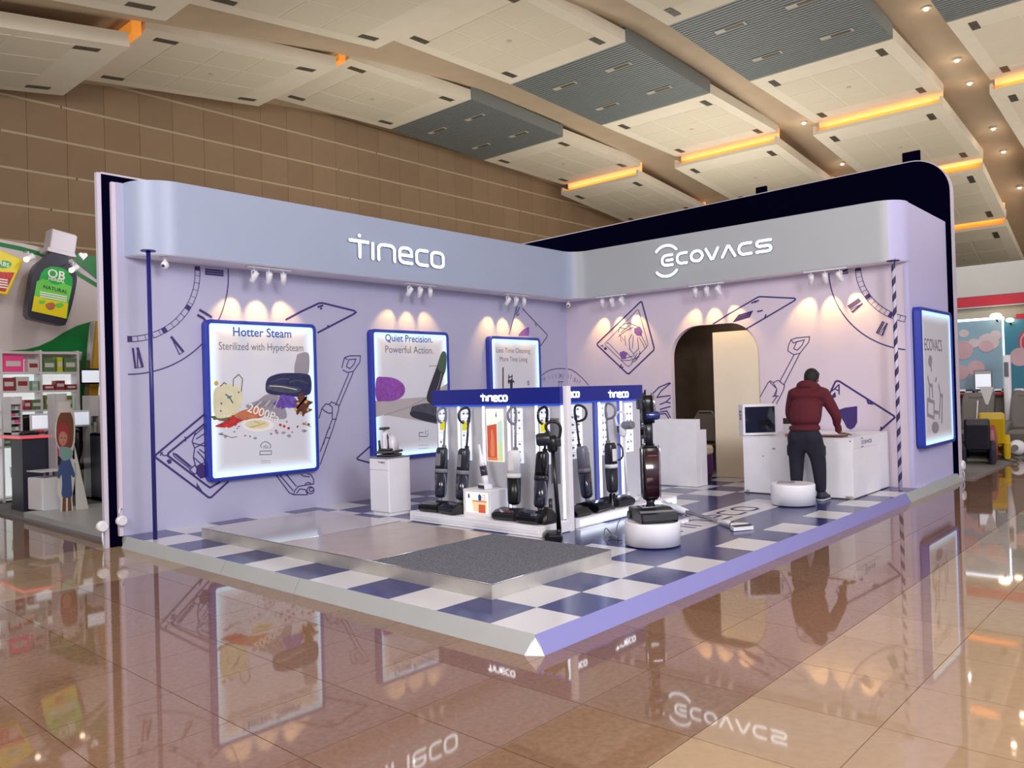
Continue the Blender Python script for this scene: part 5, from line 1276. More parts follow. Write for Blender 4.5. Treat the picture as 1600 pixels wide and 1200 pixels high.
g = G(); g.ell((0, 0, .02), (.098, .078, .115), Mh, 20); g.ell((.035, 0, -.05), (.062, .056, .062), Mh, 14)
g.ell((.100, 0, -.005), (.020, .014, .026), Mh, 10); g.ell((.085, 0, -.058), (.016, .026, .009), Mh, 10); g.ell((.085, 0, -.07), (.014, .022, .009), Mh, 10)
for s in (-1, 1):
    g.ell((.0, s*.079, -.005), (.022, .010, .034), Mh, 10); g.ell((.082, s*.032, .018), (.014, .018, .010), Mh, 8); g.ell((.086, s*.032, .038), (.014, .022, .006), Mh, 8)
head = gm(g)
def hand(Wp, d, side, flat):
    """palm and five fingers from wrist Wp along direction d; side=+1 thumb to +y"""
    d = Vector(d).normalized(); up = Vector((0, 0, 1)); lat = up.cross(d).normalized(); n_ = d.cross(lat)
    def P(a, b, c): return Vector(Wp)+d*a+lat*b+n_*c
    Z = []
    g = G(); Mx = Matrix(((d.x, lat.x, n_.x, Wp[0]), (d.y, lat.y, n_.y, Wp[1]), (d.z, lat.z, n_.z, Wp[2]), (0, 0, 0, 1)))
    g.box(-.005, -.040, -.013, .085, .040, .013, Mx, bev=.011, seg=3)
    Z.append(gm(g))
    for k, (b, L) in enumerate([(-.031, .062), (-.010, .074), (.011, .078), (.031, .070)]):
        bb = b*side*-1
        pts_ = [P(.065, bb, 0), P(.085+L*.35, bb*1.08, .002), P(.085+L*.72, bb*1.12, -.008), P(.085+L, bb*1.12, -.020 if not flat else -.012)]
        g = G(); g.tube(pts_, [.0095, .009, .0085, .0065], 8); Z.append(gm(g))
    g = G(); g.tube([P(.012, side*.030, 0), P(.04, side*.056, -.004), P(.066, side*.068, -.008), P(.088, side*.066, -.012)], [.012, .0115, .010, .0075], 8); Z.append(gm(g))
    return Z
hr = hand(RW, (.70, -.68, -.14), 1, True); hl = hand(LW, (.85, -.2, -.28), -1, True)
union([body, head]+hr+hl, 'body', 'skin', pr, .0065, 2)
for s in (-1, 1):
    g = G(); g.ell((.094, s*.032, .018), (.006, .012, .006), Mh, 8); fin(g, 'eye', 'white_plastic', pr)
# hair: cap over the skull
g = G(); g.ell((-.016, 0, .042), (.106, .089, .108), Mh, 22); g.ell((-.045, 0, .0), (.072, .080, .085), Mh, 16)
g.ell((.03, 0, .095), (.075, .078, .050), Mh, 16)
union([gm(g)], 'hair', 'hair', pr, .008, 2)
# sweatshirt
V = [(SPN[0][0], 0, .91, .20, .165), (*SPN[1], .21, .17), (SPN[2][0], 0, 1.26, .205, .16), (SPN[3][0], 0, 1.37, .135, .12), (.17, 0, 1.43, .085, .08),
     (*LS, .092, .088), (*LE, .066, .066), (LW[0]-.03, LW[1]+.01, LW[2]+.03, .040, .040), (*RS, .092, .088), (*RE, .066, .066), (RW[0]-.04, RW[1]+.01, RW[2]+.07, .040, .040)]
E_ = [(0, 1), (1, 2), (2, 3), (3, 4), (3, 5), (5, 6), (6, 7), (3, 8), (8, 9), (9, 10)]
sw = skin_obj('s', V, E_, None, None)
g = G(); g.lathe([(.118, -.05), (.14, -.02), (.145, .02), (.125, .05), (.10, .055)], 22, TR(.125, 0, 1.425) @ RY(.5)); g.ell((.085, 0, 1.385), (.085, .135, .062), TR(0, 0, 0), 16)
for s in ((LW, LE), (RW, RE)):
    a, b = Vector(s[0]), Vector(s[1]); dd = (b-a).normalized(); c = a+dd*.03
    g.tube([a+dd*.02, a+dd*.10], .041, 12)
g.lathe([(.178, 0), (.186, .02), (.186, .05), (.18, .06)], 26, TR(SPN[0][0], 0, .885) @ Matrix.Diagonal((.82, 1, 1, 1)))
union([sw, gm(g)], 'hooded_sweatshirt', 'hoodie', pr, .010, 5)
# trousers
V = [(-.03, 0, .93, .17, .13), (-.035, 0, .88, .20, .155), (-.045, 0, .80, .185, .15), (-.03, .11, .72, .135, .125), (.0, .125, .50, .098, .098), (-.02, .125, .27, .080, .080), (-.03, .125, .085, .062, .064),
     (-.02, -.11, .72, .135, .125), (.02, -.135, .50, .098, .098), (.03, -.145, .27, .080, .080), (.03, -.15, .085, .062, .064)]
E_ = [(0, 1), (1, 2), (2, 3), (3, 4), (4, 5), (5, 6), (2, 7), (7, 8), (8, 9), (9, 10)]
tr = skin_obj('t', V, E_, None, None)
g = G(); g.ell((-.085, .085, .80), (.10, .10, .12), I4, 14); g.ell((-.08, -.085, .80), (.10, .10, .12), I4, 14)
g.box(-.09, .16, .56, .05, .218, .70, bev=.02, seg=3); g.box(-.07, -.222, .56, .06, -.17, .70, bev=.02, seg=3)
union([tr, gm(g)], 'trousers', 'trousers', pr, .011, 5)
for A_, s in ((LA, 1), (RA, -1)):
    g = G(); g.loft([[(p[0]+A_[0]+dx, p[1]+A_[1], z) for p in rrect(L_2, w_2, w_2*.42, 3)] for z, L_2, w_2, dx in ((.022, .27, .095, .06), (.05, .265, .10, .055), (.075, .20, .09, .02), (.115, .11, .085, -.01))]); sh_ = fin(g, 'shoe', 'shoe', pr)
    g = G(); g.loft([[(p[0]+A_[0]+.06, p[1]+A_[1], z) for p in rrect(.28, .10, .042, 3)] for z in (0, .022)]); fin(g, 'sole', 'sole', sh_)

# ================================================================== neighbouring booth on the left
nl = struct('carpet_left')
g = G(); g.box(.02, 6.3, -.02, 9.5, 12.8, .035, bev=.01); fin(g, 'carpet_sheet', 'carpet_hall', nl)
mat('nb_white', (216, 206, 208), .5, noise=.02, nscale=2); mat('nb_green', (0, 122, 56), .4); mat('nb_gold', (196, 152, 44), .45)
nb = thing('shop_sign_wall', 'white curved sign wall with green waves of the booth at the far left', 'sign wall')
YS = 11.6; f3 = py(YS); F3 = FY(YS)
def PP(L): return [f3(*p) for p in L]
g = G(); g.prism(PP([(-160, 352), (-60, 362), (0, 374), (40, 381), (80, 390), (100, 396), (158, 402), (190, 410), (190, 562), (-160, 562)]), -.25, 0, F3); fin(g, 'sign_board', 'nb_white', nb)
g = G(); g.ribbon(PP([(-160, 366), (-60, 373), (0, 382), (30, 388), (60, 396), (100, 410), (125, 430), (160, 451), (190, 470)]), .07, .01, F3); fin(g, 'green_line', 'nb_green', nb)
g = G(); g.prism(PP([(112, 395), (160, 402), (190, 408), (190, 462), (150, 436), (112, 404)]), .012, .02, F3); g.prism(PP([(14, 548), (40, 546), (60, 541), (80, 532), (100, 519), (120, 509), (140, 503), (135, 549), (60, 549)]), .004, .012, F3); fin(g, 'green_wave', 'nb_green', nb)
g = G(); g.prism(PP([(138, 504), (146, 502), (141, 600), (138, 655), (124, 655), (130, 600)]), .30, .38, F3); fin(g, 'gold_post', 'nb_gold', nb)
g = G(); g.prism(PP([(128, 549), (133, 549), (126, 655), (116, 655)]), .014, .08, F3); fin(g, 'green_post', 'nb_green', nb)
# giant bottle
YB_ = 10.9; f4 = py(YB_); F4 = FY(YB_)
bt = thing('giant_bottle', 'giant three-dimensional dark bottle with white cap hanging on the sign wall', 'bottle sign')
def QQ(L): return [f4(*p) for p in L]
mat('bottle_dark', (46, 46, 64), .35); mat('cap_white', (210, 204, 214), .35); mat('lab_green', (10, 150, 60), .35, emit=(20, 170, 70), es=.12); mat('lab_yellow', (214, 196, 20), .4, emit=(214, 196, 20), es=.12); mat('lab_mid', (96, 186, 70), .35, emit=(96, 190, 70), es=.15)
BO = [(80, 395), (106, 402), (107, 408), (116, 420), (120, 432), (119, 447), (113, 475), (106, 498), (103, 505), (97, 508), (54, 499), (46, 495), (43, 486), (47, 455), (52, 425), (59, 412), (72, 402)]
g = G(); g.prism(smooth(QQ(BO), 3), -.22, .0, F4); fin(g, 'bottle_body', 'bottle_dark', bt)
g = G(); g.prism(QQ([(74, 386), (116, 396), (119, 402), (113, 402), (76, 393), (73, 391)]), -.34, .03, F4, bev=.01); g.prism(QQ([(82, 357), (118, 367), (121, 370), (117, 399), (77, 389)]), -.32, .02, F4, bev=.03); fin(g, 'cap', 'cap_white', bt)
g = G(); g.prism(QQ([(64, 427), (70, 420), (80, 416.5), (95, 418), (106, 424), (113, 434), (113, 445), (108, 466), (105, 498), (49, 486), (56, 455)]), .002, .008, F4); fin(g, 'label_green', 'lab_green', bt)
g = G(); g.prism(QQ([(57, 440), (66, 436), (90, 440), (112, 448), (108, 468), (105, 474), (53, 463)]), .009, .012, F4); fin(g, 'label_middle', 'lab_mid', bt)
g = G(); g.prism(QQ([(53, 462), (70, 467), (106, 474), (103, 498), (49, 486)]), .012, .015, F4); fin(g, 'label_yellow', 'lab_yellow', bt)
g = G(); g.prism(QQ(ellp(89, 432, 15, 13)), .010, .013, F4); fin(g, 'label_disc', 'lab_green', bt)
u, v = f4(87.5, 429.5); text('OB', .19, F4 @ TR(u, v, .015) @ RZ(-.15), 'p_white', bt, .002, True)
u, v = f4(88, 438); text('HERBAL', .07, F4 @ TR(u, v, .015) @ RZ(-.15), 'p_white', bt, .002, True)
u, v = f4(86, 452.5); text('NATURAL', .08, F4 @ TR(u, v, .016) @ RZ(-.18), 'bottle_dark', bt, .002, True)
g = G()
for y in (458, 461.5, 465): g.ribbon(QQ([(62, y-2), (104, y+6)]), .02, .002, F4, d0=.014)
fin(g, 'label_lines', 'p_white', bt)
g = G(); g.prism(QQ(blob(78, 478, 7, 6, 14, .15, 2)), .016, .03, F4, bev=.004); fin(g, 'printed_fruit', 'p_orange', bt)
g = G(); g.prism(QQ(blob(65, 472, 6, 3, 12, .3, 4)), .016, .02, F4); g.prism(QQ(blob(92, 477, 6, 4, 12, .3, 6)), .016, .02, F4); fin(g, 'printed_leaves', 'lab_mid', bt)
# yellow sachet
sa = thing('giant_sachet', 'giant yellow sachet with red corner hanging at the far left edge', 'sachet sign')
g = G(); g.prism(QQ([(-40, 382), (0, 390), (37, 406), (12, 461), (-2, 458), (-60, 440)]), -.12, 0, F4, bev=.02); fin(g, 'sachet_body', 'lab_yellow', sa)
g = G(); g.prism(QQ([(-40, 420), (4, 425), (23, 426), (8, 456), (-50, 446)]), .002, .006, F4); fin(g, 'red_field', 'p_red', sa)
g = G(); g.prism(QQ(ellp(6, 413, 12, 6)), .003, .008, F4); fin(g, 'green_oval', 'lab_green', sa)
u, v = f4(6, 413); text('RBS', .09, F4 @ TR(u, v, .010) @ RZ(-.2), 'p_white', sa, .002, True)
g = G()
for y in (436, 440, 444, 448): g.ribbon(QQ([(-2, y), (12, y+2)]), .02, .002, F4, d0=.007)
fin(g, 'label_lines', 'p_white', sa)
t = thing('white_heart', 'small white heart hanging beside the cap of the giant bottle', 'ornament')
g = G(); hp_ = [(16*math.sin(a)**3, 13*math.cos(a)-5*math.cos(2*a)-2*math.cos(3*a)-math.cos(4*a)) for a in [2*PI*i/28 for i in range(28)]]
u, v = f4(129, 400); g.prism([(u+p[0]*.0042, v+p[1]*.0042) for p in hp_], 0, .04, F4, bev=.006); fin(g, 'heart', 'white_paint', t)
for k, (X, Y, lab) in enumerate([(46, 403, 'small white spotlight on a bracket left of the giant bottle'), (116, 420, 'small lit spotlight at the right shoulder of the giant bottle')]):
    p = ony(X, Y, 10.6); t = thing('wall_spotlight', lab, 'spotlight', p)
    g = G(); g.tube([(0, .25, .12), (0, .05, .10), (0, 0, .02)], .012, 6); fin(g, 'arm', 'white_plastic', t)
    g = G(); g.lathe([(.03, -.06), (.05, .0), (.05, .07)], 14, RY(.9)); fin(g, 'lamp_head', 'white_plastic', t)
    g = G(); g.ell((-.05, -.02, -.03), (.04, .04, .04), seg=10); fin(g, 'lens', 'lamp_glow', t)
# shelving under the sign
YSH = 11.35; f5 = py(YSH)
shf = thing('display_shelving', 'white backlit shelving full of boxed goods under the green sign wall', 'shelving')
mat('shelf_white', (222, 218, 222), .4); mat('backlight', (240, 245, 245), .4, emit=(230, 240, 236), es=.65)
xa = f5(-120, 600)[0]; xb = f5(122, 600)[0]; zt_ = f5(60, 549)[1]
g = G(); g.box(xa, YSH+.28, .04, xb, YSH+.30, zt_); fin(g, 'lit_back', 'backlight', shf)
zs = [f5(60, y)[1] for y in (551, 582, 611, 641, 668, 695)]
for z in zs+[.10]:
    g = G(); g.box(xa, YSH-.02, z-.02, xb, YSH+.28, z+.01); fin(g, 'shelf', 'shelf_white', shf)
for X in (-120, -60, 2, 64, 122):
    u = f5(X, 600)[0]; g = G(); g.box(u-.015, YSH-.03, .04, u+.015, YSH+.28, zt_+.02); fin(g, 'upright', 'shelf_white', shf)
bc = {'r': mat('bx_red', (150, 54, 62), .5), 'w': mat('bx_white', (214, 208, 204), .5), 'g': mat('bx_green', (96, 130, 84), .5), 'o': mat('bx_olive', (120, 140, 50), .5), 'p': mat('bx_pink', (196, 60, 110), .5, emit=(210, 60, 130), es=.3), 'y': mat('bx_yellow', (206, 210, 40), .5), 'm': mat('bx_mint', (150, 190, 170), .5)}
cn = {'r': 'red', 'w': 'white', 'g': 'green', 'o': 'olive patterned', 'p': 'glowing pink', 'y': 'yellow', 'm': 'mint'}
rows = [[(5, 38, 'p', .9), (44, 62, 'w', .7), (68, 88, 'g', .75), (90, 99, 'y', .85), (101, 121, 'g', .8)],
        [(4, 24, 'r', .8), (25, 46, 'w', .85), (50, 60, 'm', .6), (68, 86, 'r', .35), (87, 102, 'r', .6), (103, 120, 'r', .35)],
        [(5, 36, 'p', .25), (37, 48, 'r', .6), (48, 66, 'g', .6), (70, 84, 'o', .85), (86, 100, 'o', .7), (101, 113, 'o', .8)],
        [(4, 15, 'w', .6), (36, 56, 'g', .6), (70, 86, 'r', .7), (88, 110, 'r', .55)],
        [(2, 16, 'g', .5), (60, 84, 'w', .5), (88, 112, 'r', .5)]]
rn_ = ['top', 'second', 'third', 'fourth', 'fifth']
for k, row in enumerate(rows):
    for n, (x0, x1, c_, hh) in enumerate(row):
        zb = zs[k+1]+.011; H2 = (zs[k]-zs[k+1]-.04)*hh; a = f5(x0, 600)[0]; b = f5(x1, 600)[0]
        t = thing('product_box', '%s carton on the %s shelf of the backlit shelving, number %s from the left' % (cn[c_], rn_[k], ['one', 'two', 'three', 'four', 'five', 'six'][n]), 'carton', (a, YSH, zb), group='cartons on the backlit shelving')
        g = G(); g.box(.004, 0, 0, b-a-.004, .2, H2, bev=.003); fin(g, 'carton', bc[c_], t)
        g = G(); g.box((b-a)*.15, -.002, H2*.35, (b-a)*.85, 0, H2*.68); fin(g, 'label_print', 'bx_white' if c_ not in 'w' else 'bx_red', t)
ax, bx_ = f5(153, 600)[0], f5(178, 600)[0]
w2_ = thing('display_shelving', 'narrow bright backlit shelving between the gold post and the black backdrop', 'shelving')
g = G(); g.box(ax, YSH+.28, .04, bx_, YSH+.30, f5(140, 500)[1]); fin(g, 'lit_back', 'backlight', w2_)
for y in (520, 548, 575, 602, 630, 660):
    z = f5(140, y)[1]; g = G(); g.box(ax, YSH+.05, z-.015, bx_, YSH+.28, z+.01); fin(g, 'shelf', 'shelf_white', w2_)
for u in (ax, bx_):
    g = G(); g.box(u-.015, YSH+.04, .04, u+.015, YSH+.28, f5(140, 500)[1]); fin(g, 'upright', 'shelf_white', w2_)
# counter with red edge
kc = thing('cash_counter', 'dark counter with glowing red edge and white top in the left booth', 'counter')
mat('counter_dark', (44, 46, 64), .5); mat('red_glow', (230, 50, 60), .4, emit=(255, 60, 70), es=1.1); mat('counter_top', (196, 150, 156), .3)
A_ = onz(37, 800, .035); top_z = 1.08; CW = ony(90, 780, A_.y).x-A_.x
ux = Vector((A_.x, A_.y))
g = G(); g.box(A_.x, A_.y, .04, A_.x+CW, A_.y+.5, top_z); fin(g, 'front_cabinet', 'counter_dark', kc)
g = G(); g.box(A_.x+.0, A_.y+.5, .04, A_.x+.42, A_.y+.55, .10); g.box(A_.x+.42, A_.y+.5, .04, A_.x+.46, A_.y+.55, top_z); fin(g, 'side_panel', 'counter_dark', kc)
for z in (.45, .80):
    g = G(); g.box(A_.x+.04, A_.y+.52, z, A_.x+.42, A_.y+.55, z+.02); fin(g, 'shelf', 'grey_plastic', kc)
g = G(); g.box(A_.x-.03, A_.y-.03, top_z, A_.x+CW+.03, A_.y+1.0, top_z+.05, bev=.005); fin(g, 'worktop', 'counter_top', kc)
g = G(); g.box(A_.x-.036, A_.y-.036, top_z+.01, A_.x+CW+.03, A_.y-.03, top_z+.03); g.box(A_.x-.036, A_.y-.03, top_z+.01, A_.x-.03, A_.y+1.0, top_z+.03); fin(g, 'glowing_edge', 'red_glow', kc)
for n, (dx, dy, c_, nm) in enumerate([(.15, .2, 'black_plastic', 'black'), (.36, .46, 'p_red', 'red'), (.44, .18, 'p_navy', 'navy'), (.62, .4, 'p_grey', 'grey'), (.70, .15, 'black_plastic', 'dark')]):
    t = thing('merchandise_pouch', '%s pouch on the red-edged counter, %s' % (nm, ['nearest corner', 'behind the nearest corner', 'middle', 'further back', 'right end'][n]), 'pouch', (A_.x+dx, A_.y+dy, top_z+.051), n*.7)
    g = G(); g.loft([[(p[0], p[1], z) for p in rrect(a, b, .04, 3)] for z, a, b in ((0, .24, .16), (.03, .26, .18), (.06, .18, .1))]); fin(g, 'pouch', c_, t)
# hanging red packs and cups in the open side
p = onz(20, 780, .05)
for k in range(3):
    t = thing('white_cup', 'white cup standing on the lower shelf inside the dark counter, %s' % ['nearest', 'middle', 'farthest'][k], 'cup', (A_.x+.14, A_.y+.60+k*.14, .471), group='cups in the dark counter')
    g = G(); g.lathe([(.04, 0), (.055, .16), (.05, .16), (.036, .01), (0, .01)], 16); fin(g, 'cup', 'white_plastic', t)
t = thing('red_packet', 'red packet standing on the upper shelf inside the dark counter', 'packet', (A_.x+.12, A_.y+.62, .821))
g = G(); g.box(0, 0, 0, .08, .22, .2, bev=.01); fin(g, 'packet', 'bx_red', t)
# acrylic towers
mat('tower_white', (206, 204, 210), .3)
def tower(label, X, Yd, yb, yt, wpx, zbase):
    a = ony(X, yb, Yd); b = ony(X, yt, Yd); w_ = abs(ony(X+wpx, yb, Yd).x-a.x)
    t = thing('leaflet_tower', label, 'display tower', (a.x, Yd, zbase)); H2 = b.z-zbase
    g = G(); g.box(0, .0, 0, .02, .3, H2); g.box(w_-.02, 0, 0, w_, .3, H2); g.box(.02, .28, 0, w_-.02, .3, H2); g.box(0, 0, 0, w_, .3, .03); fin(g, 'frame', 'tower_white', t)
    g = G(); g.box(.02, -.005, H2*.8, w_-.02, .01, H2-.01); fin(g, 'header_card', 'shelf_white', t)
    for k in range(4):
        g = G(); g.box(.02, .02, H2*(.1+.18*k), w_-.02, .28, H2*(.1+.18*k)+.012); fin(g, 'shelf', 'tower_white', t)
        for q in range(2):
            g = G(); g.box(.03+q*(w_-.06)*.5, .05, H2*(.1+.18*k)+.013, .03+(q+.85)*(w_-.06)*.5, .1, H2*(.2+.18*k)); fin(g, 'card_pack', ['bx_mint', 'bx_white', 'bx_pink'][(k+q) % 3], t)
    return t
tower('white floor-standing leaflet tower at the right end of the dark counter', 87, A_.y-.33, 690, 615, 19, .037)
tower('white leaflet tower on the counter near the left edge of the picture', 16, A_.y+.62, 690, 620, 20, top_z+.051)
tower('free-standing white leaflet tower beside the black backdrop', 143, 10.45, 765, 618, 16, .037)
# monitors
for k, (X, Y, Yd, lab) in enumerate([(72, 660, 10.45, 'white-framed laptop display behind the counter, left of the tower'), (122, 655, 10.5, 'white-framed display at the end of the row behind the counter'), (147, 589, 11.0, 'small framed screen on the wall beside the gold post')]):
    p = ony(X, Y, Yd); t = thing('monitor', lab, 'monitor', p)
    g = G(); g.box(-.22, 0, -.12, .22, .03, .14, bev=.008); fin(g, 'case', 'white_plastic' if k < 2 else 'black_plastic', t)
    g = G(); g.box(-.19, -.004, -.09, .19, .0, .11); fin(g, 'screen', 'print_lit', t)
    if k < 2:
        g = G(); g.tube([(0, .04, -.1), (0, .05, -p.z+.04)], .03, 8); fin(g, 'stand', 'dark_plastic', t)
    else:
        g = G(); g.box(-.05, .03, -.05, .05, .35, .05); fin(g, 'bracket', 'dark_plastic', t)
for k, (X, Y, Yd, lab) in enumerate([(50, 672, 11.1, 'black office chair behind the counter on the left'), (106, 680, 11.1, 'black office chair to the right of the leaflet tower'), (158, 668, 11.3, 'black office chair at the edge of the backdrop')]):
    p = ony(X, Y, Yd); t = thing('office_chair', lab, 'chair', (p.x, Yd, .037))
    g = G(); g.loft([[(q[0], q[1]*.4, z) for q in rrect(w_2, .25, .08, 4)] for z, w_2 in ((.62, .36), (.8, .46), (1.1, .46), (1.3, .40), (1.38, .25))]); fin(g, 'backrest', 'black_plastic', t)
    g = G(); g.box(-.22, -.36, .46, .22, 0, .56, bev=.03, seg=3); fin(g, 'seat', 'black_plastic', t)
    g = G(); g.tube([(0, -.18, .06), (0, -.18, .47)], .03, 8)
    for a in range(5): g.tube([(0, -.18, .08), (.28*math.cos(a*1.257), -.18+.24*math.sin(a*1.257), .04)], .02, 6)
    fin(g, 'star_base', 'dark_plastic', t)
# dark cabinet right of the tower
t = thing('storage_cabinet', 'dark open storage cabinet behind the standee', 'cabinet', (onz(118, 775, .035).x-.05, 9.9, .037))
g = G(); g.box(0, 0, 0, .03, .5, 1.05); g.box(.62, 0, 0, .65, .5, 1.05); g.box(0, .47, 0, .65, .5, 1.05); g.box(0, 0, 1.02, .65, .5, 1.05); g.box(0, 0, 0, .65, .5, .06); fin(g, 'carcass', 'counter_dark', t)
for z in (.35, .70):
    g = G(); g.box(.03, .02, z, .62, .47, z+.02); fin(g, 'shelf', 'dark_plastic', t)
# rolling pedestal
c1 = onz(68, 807, .035)
t = thing('rolling_pedestal', 'white three-drawer rolling pedestal in front of the dark counter', 'cabinet', (c1.x, c1.y, .037), .12)
g = G(); g.box(0, 0, .07, .36, .42, .52, bev=.006); fin(g, 'carcass', 'white_plastic', t)
g = G(); g.box(-.012, .01, .08, 0, .41, .51, bev=.003); fin(g, 'drawer_front', 'white_paint', t)
g = G(); g.box(-.03, -.03, .60, .34, .40, .615, bev=.003); fin(g, 'loose_shelf', 'white_plastic', t)
for z, s in ((.52, .60),):
    g = G(); g.box(.02, .0, .52, .04, .02, .60); g.box(.28, .3, .52, .30, .32, .60); fin(g, 'spacer', 'grey_plastic', t)
for a, b in ((.05, .05), (.31, .05), (.05, .37), (.31, .37)):
    g = G(); g.lathe([(.03, -.012), (.03, .012)], 12, TR(a, b, .032) @ RX(PI/2)); fin(g, 'castor', 'dark_plastic', t)
# standee
ys_ = onz(100, 808, .035).y; f6 = py(ys_); F6 = FY(ys_)
t = thing('standee', 'cardboard standee of a child in blue coat and red hood at the left booth', 'standee')
g = G(); g.prism(smooth([f6(*p) for p in [(88, 690), (86, 670), (89, 655), (96, 637), (112, 637), (117, 655), (117, 690), (113, 712), (117, 730), (116, 755), (113, 780), (114, 808), (96, 810), (95, 782), (90, 768), (92, 735), (97, 715)]], 3), -.01, 0, F6); fin(g, 'board', 'p_white', t)
mat('st_brown', (132, 84, 62), .6); mat('st_red', (176, 66, 76), .6); mat('st_blue', (74, 96, 150), .6); mat('st_teal', (140, 180, 178), .6); mat('st_skin', (206, 150, 124), .6)
for P, mm, nm, k in (([(89, 690), (88, 672), (90, 655), (95, 645), (102, 641), (109, 643), (114, 655), (115, 672), (114, 690), (110, 700), (95, 700)], 'st_brown', 'hair', 0),
        ([(90, 686), (90, 668), (97, 660), (105, 664), (108, 678), (106, 694), (98, 702), (92, 696)], 'st_red', 'hood', 1),
        ([(92, 682), (95, 675), (101, 675), (105, 682), (103, 692), (98, 697), (93, 692)], 'st_skin', 'face', 2),
        ([(92, 700), (99, 698), (109, 700), (114, 708), (110, 716), (101, 720), (94, 715)], 'st_teal', 'scarf', 3),
        ([(97, 717), (108, 717), (112, 726), (117, 742), (114, 746), (111, 742), (112, 760), (112, 776), (97, 776), (97, 758), (96, 742), (92, 748), (89, 742), (93, 728)], 'st_blue', 'coat', 1),
        ([(98, 777), (103, 777), (103, 803), (97, 803)], 'st_brown', 'leg', 0), ([(106, 777), (111, 777), (112, 803), (106, 803)], 'st_brown', 'leg', 0),
        (ellp(96, 684, .8, 1.2, 8), 'black_plastic', 'eye', 3), (ellp(101.5, 684, .8, 1.2, 8), 'black_plastic', 'eye', 3), (ellp(98.5, 691, 1.6, .7, 8), 'st_red', 'mouth', 3)):
    P_ = [f6(*p) for p in P]; P_ = P_ if nm in ('leg', 'eye', 'mouth') else smooth(P_, 3)
    g = G(); g.prism(P_, .0005+k*.002, .0022+k*.002, F6); fin(g, 'printed_'+nm, mm, t)
g = G(); g.box(f6(91, 640)[0], ys_-.004, f6(91, 645)[1], f6(110, 640)[0], ys_, f6(91, 628)[1]); fin(g, 'header_card', 'p_white', t)
a, b = f6(116, 640), f6(141, 806)
g = G(); g.prism([(a[0], .04), (a[0], 1.0), (b[0], .04)], -.03, -.015, F6 @ TR(0, 0, 0)); fin(g, 'rear_strut', 'p_white', t)

# ================================================================== neighbouring booth on the right
nr = struct('carpet_right')
g = G(); g.box(10.38, -.10, -.02, 30, 12.5, .03, bev=.008); fin(g, 'carpet_sheet', 'carpet_hall', nr)
rs = thing('shop_fascia', 'white fascia with red band over the booth at the far right', 'fascia')
mat('nr_white', (190, 192, 190), .5); mat('nr_red', (188, 30, 56), .5); mat('nr_wall', (176, 168, 148), .6)
g = G(); g.box(17.0, -.6, 3.42, 17.12, 6.5, 4.13); fin(g, 'white_band', 'nr_white', rs)
g = G(); g.box(16.97, -.6, 3.19, 17.14, 6.5, 3.41); fin(g, 'red_band', 'nr_red', rs)
g = G(); g.box(16.98, -.6, 3.16, 17.13, 6.5, 3.185); fin(g, 'white_edge', 'nr_white', rs)
g = G(); g.box(17.14, -.6, .03, 17.2, 6.5, 3.4); fin(g, 'rear_board', 'nr_wall', rs)
g = G(); p = onx(1587, 497, 16.9); g.box(16.93, -.55, 2.62, 16.96, p.y, 2.95, bev=.002); fin(g, 'red_panel', 'nr_red', rs)
# cloud mural screens
mat('sky_blue', (140, 178, 200), .5, noise=.12, nscale=1.2); mat('cloud', (210, 200, 208), .5, noise=.08, nscale=3); mat('cloud_pink', (206, 178, 188), .5, noise=.1, nscale=3); mat('swirl', (208, 176, 186), .5); mat('swirl_red', (190, 80, 100), .5); mat('teal_dark', (70, 140, 168), .5)
ms = thing('mural_screen', 'printed screen of blue sky, pink clouds and candy swirls in the right booth', 'screen')
XM = 16.85; f7 = px(XM); F7 = FX(XM)
a = f7(1480, 504); b = f7(1565.5, 497); zb = f7(1520, 610)[1]
g = G(); g.box(XM, -b[0], .03, XM+.06, -a[0], a[1]-.0); fin(g, 'screen_board', 'sky_blue', ms)
g = G(); g.box(XM-.01, -b[0]-.03, .03, XM+.07, -b[0], b[1]+.02); g.box(XM-.01, -b[0]-.03, b[1]-.02, XM+.02, -a[0], b[1]+.03); fin(g, 'lit_edge', 'led_white', ms)
def cl(L, m_, z_): 
    g = G()
    for k, (x, y, r1_, r2_) in enumerate(L): g.prism([f7(*p) for p in ellp(x, y, r1_, r2_, 18)], z_, z_+.004, F7)
    fin(g, 'printed_cloud', m_, ms)
cl([(1506, 521, 8, 6)], 'cloud', .002); cl([(1545, 534, 17, 13)], 'cloud', .003); cl([(1522, 536, 9, 7)], 'cloud', .0045); cl([(1556, 524, 9, 8)], 'cloud', .006)
cl([(1541, 541, 12, 9)], 'cloud_pink', .008); cl([(1525, 575, 14, 12)], 'cloud_pink', .004); cl([(1500, 582, 14, 12)], 'cloud_pink', .006)
cl([(1505, 547, 16, 15)], 'swirl', .009)
g = G(); sp_ = [(1505+(.8+.42*k)*math.cos(k*.55), 547+(.8+.40*k)*math.sin(k*.55)) for k in range(34)]; g.ribbon([f7(*p) for p in sp_], .03, .003, F7, d0=.014); fin(g, 'printed_swirl', 'cloud_pink', ms)
